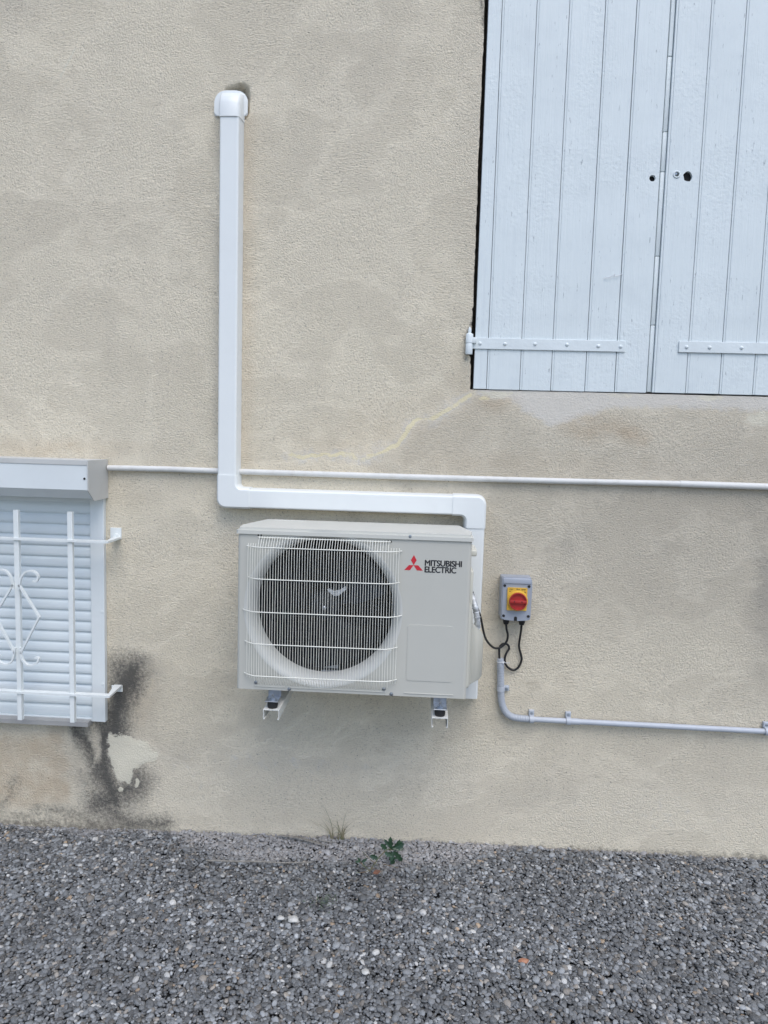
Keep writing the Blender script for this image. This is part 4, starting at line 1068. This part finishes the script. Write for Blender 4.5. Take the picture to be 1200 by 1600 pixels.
def leaf(bm, p, d, nrm, L, wd, lobes=True):
    d = Vector(d).normalized(); s_ = d.cross(Vector(nrm)).normalized(); n2 = s_.cross(d)
    o_ = [(0, .05), (.12, .30), (.22, .62), (.34, .40), (.48, .85), (.60, .45), (.74, .55), (.86, .22), (1, 0)] if lobes else [(0, .05), (.25, .5), (.5, .6), (.75, .38), (1, 0)]
    mid = [bm.verts.new(Vector(p)+d*L*t+n2*(-.12*L*t*t)) for t, w_ in o_]
    for sg in (1, -1):
        e_ = [bm.verts.new(Vector(p)+d*L*min(1, t+.06)+s_*sg*wd*w_+n2*(.10*L*w_-.12*L*t*t)) for t, w_ in o_[:-1]]
        for i in range(len(e_)-1):
            bm.faces.new((mid[i], e_[i], e_[i+1], mid[i+1]) if sg > 0 else (mid[i], mid[i+1], e_[i+1], e_[i]))
        bm.faces.new((mid[-2], e_[-1], mid[-1]) if sg > 0 else (mid[-2], mid[-1], e_[-1]))
root_p = G(577, 1362, -.004)
wd_ = thing('weed', root_p, 'small dark green lobed weed leaning out of the gravel below the unit', 'plant')
tip = G(611, 1345, 0)+Vector((0, 0, .045))
stemP = catmull([root_p, root_p.lerp(tip, .4)+Vector((0, 0, .018)), root_p.lerp(tip, .8)+Vector((0, 0, .018)), tip], 5)
bm = B(); sweep(bm, stemP, circ(.0022, 6), up=(0, 0, 1)); sweep(bm, catmull([root_p+Vector((0, 0, .004)), G(568, 1352, .012), G(562, 1347, .02)], 4), circ(.0016, 6), up=(0, 0, 1)); obj('stem', bm, M_stem, wd_)
bm = B()
for q in (((590, 1352, .02), (575, 1340, .05), (566, 1330, .06)), ((598, 1350, .03), (606, 1352, .02), (622, 1356, .008)), ((585, 1356, .012), (572, 1362, .008), (556, 1364, .006))):
    sweep(bm, catmull([G(*v) for v in q], 5), circ(.0012, 6), up=(0, 0, 1)); obj('stem', bm, M_stem, wd_); bm = B()
to = Vector((0, -1, .35))
for (dx, dz, dy, L_) in ((.5, .9, 0, .06), (1, .55, -.1, .07), (1, .05, -.1, .06), (.6, -.7, -.1, .065), (-.1, 1, 0, .062), (-.5, .6, 0, .045), (.2, -1, -.2, .07), (.95, .9, 0, .055), (-.2, -.6, -.3, .05)):
    leaf(bm, tip+Vector((random.uniform(-.006, .010), -.002*random.random(), random.uniform(-.012, .012))), (dx, dy, dz), to+Vector((random.uniform(-.5, .5), 0, random.uniform(-.4, .4))), L_*.85, L_*.25)
for (t_, dx, dz) in ((10, -.6, .6), (8, .7, -.2), (5, -.8, .3)): leaf(bm, stemP[t_], (dx, -.2, dz), to, .035, .014)
obj('leaf', bm, M_leaf, wd_, angle=60); bm = B()
p2 = G(562, 1347, .02)
for (dx, dz, dy, L_) in ((-1, .15, -.1, .022), (-.5, .8, 0, .02), (.8, .5, 0, .024), (.3, -.6, -.5, .018)): leaf(bm, p2+Vector((random.uniform(-.005, .02), 0, 0)), (dx, dy, dz), to, L_, L_*.35)
obj('leaf', bm, M_leaf, wd_, angle=60)
# small seedling in the gravel
p = G(505, 1412, 0); bm = B()
for i in range(46):
    q = p+Vector((random.gauss(0, .022), random.gauss(0, .018), .004)); a = random.uniform(0, 6.28)
    leaf(bm, q, (math.cos(a), math.sin(a), .5), (0, -.3, 1), random.uniform(.01, .02), .0035, False)
M_weed2 = leafmat('dusty_seedling', (.05, .075, .05), (.09, .11, .08))
tag(obj('seedling', bm, M_weed2, origin=p), 'low dusty green seedling flat in the middle of the gravel', 'plant')
p = G(582, 1365, .008); bm = B(); leaf(bm, p, (.5, .2, .1), (0, -.6, 1), .032, .016, False)
tag(obj('dead_leaf', bm, M_dead, origin=p), 'red brown dead leaf lying at the root of the weed', 'leaf')
for P, r_, lb in (([(322, 1344), (360, 1345.5), (400, 1346), (440, 1348), (487, 1347)], .0030, 'long thin grey stick lying on the gravel'), ([(498, 1311), (506, 1314), (521, 1316)], .003, 'short grey twig at the wall beside the grass tuft')):
    pts = catmull([G(a, b, .006) for a, b in P], 6); bm = B(); sweep(bm, pts, circ(r_, 7), up=(0, 0, 1), scales=[1-.5*abs(i/len(pts)-.4) for i in range(len(pts))]); tag(obj('stick', bm, M_wood2, origin=pts[0]), lb, 'stick')
pts = catmull([G(a, b, .007) for a, b in ((437, 1305), (462, 1308), (485, 1314), (513, 1322))], 6); bm = B(); sweep(bm, pts, rect(.016, .003), up=(0, .2, 1), scales=[.35+.65*math.sin(math.pi*min(1, i/len(pts)+.12)) for i in range(len(pts))])
tag(obj('bark_strip', bm, M_wood2, origin=pts[0]), 'pale curled strip of bark lying by the foot of the wall', 'bark')
def stone(px, py, sx, sy, sz, mat, label, name='stone', seed=0, grp=None):
    p = G(px, py, .004); bm = B(); bmesh.ops.create_icosphere(bm, subdivisions=3, radius=1)
    for v in bm.verts:
        k = 1+.28*noise.noise(v.co*1.3+Vector((seed, 0, 0))); v.co = Vector((v.co.x*sx*k, v.co.y*sy*k, v.co.z*sz*k))+p
    tag(obj(name, bm, mat, origin=p, angle=80), label, 'stone', grp)
stone(458, 1436, .019, .015, .008, M_white, 'largest white stone on the gravel, right of its smaller neighbour', seed=3)
stone(438.5, 1434, .013, .009, .006, M_white, 'white stone just left of the largest white stone', seed=9)
stone(571, 1518, .012, .012, .006, M_white, 'white stone alone in the lower middle of the gravel', seed=14)
stone(818, 1501, .016, .010, .005, M_brick, 'flat orange brick chip lying on the gravel', 'brick_chip', seed=5)
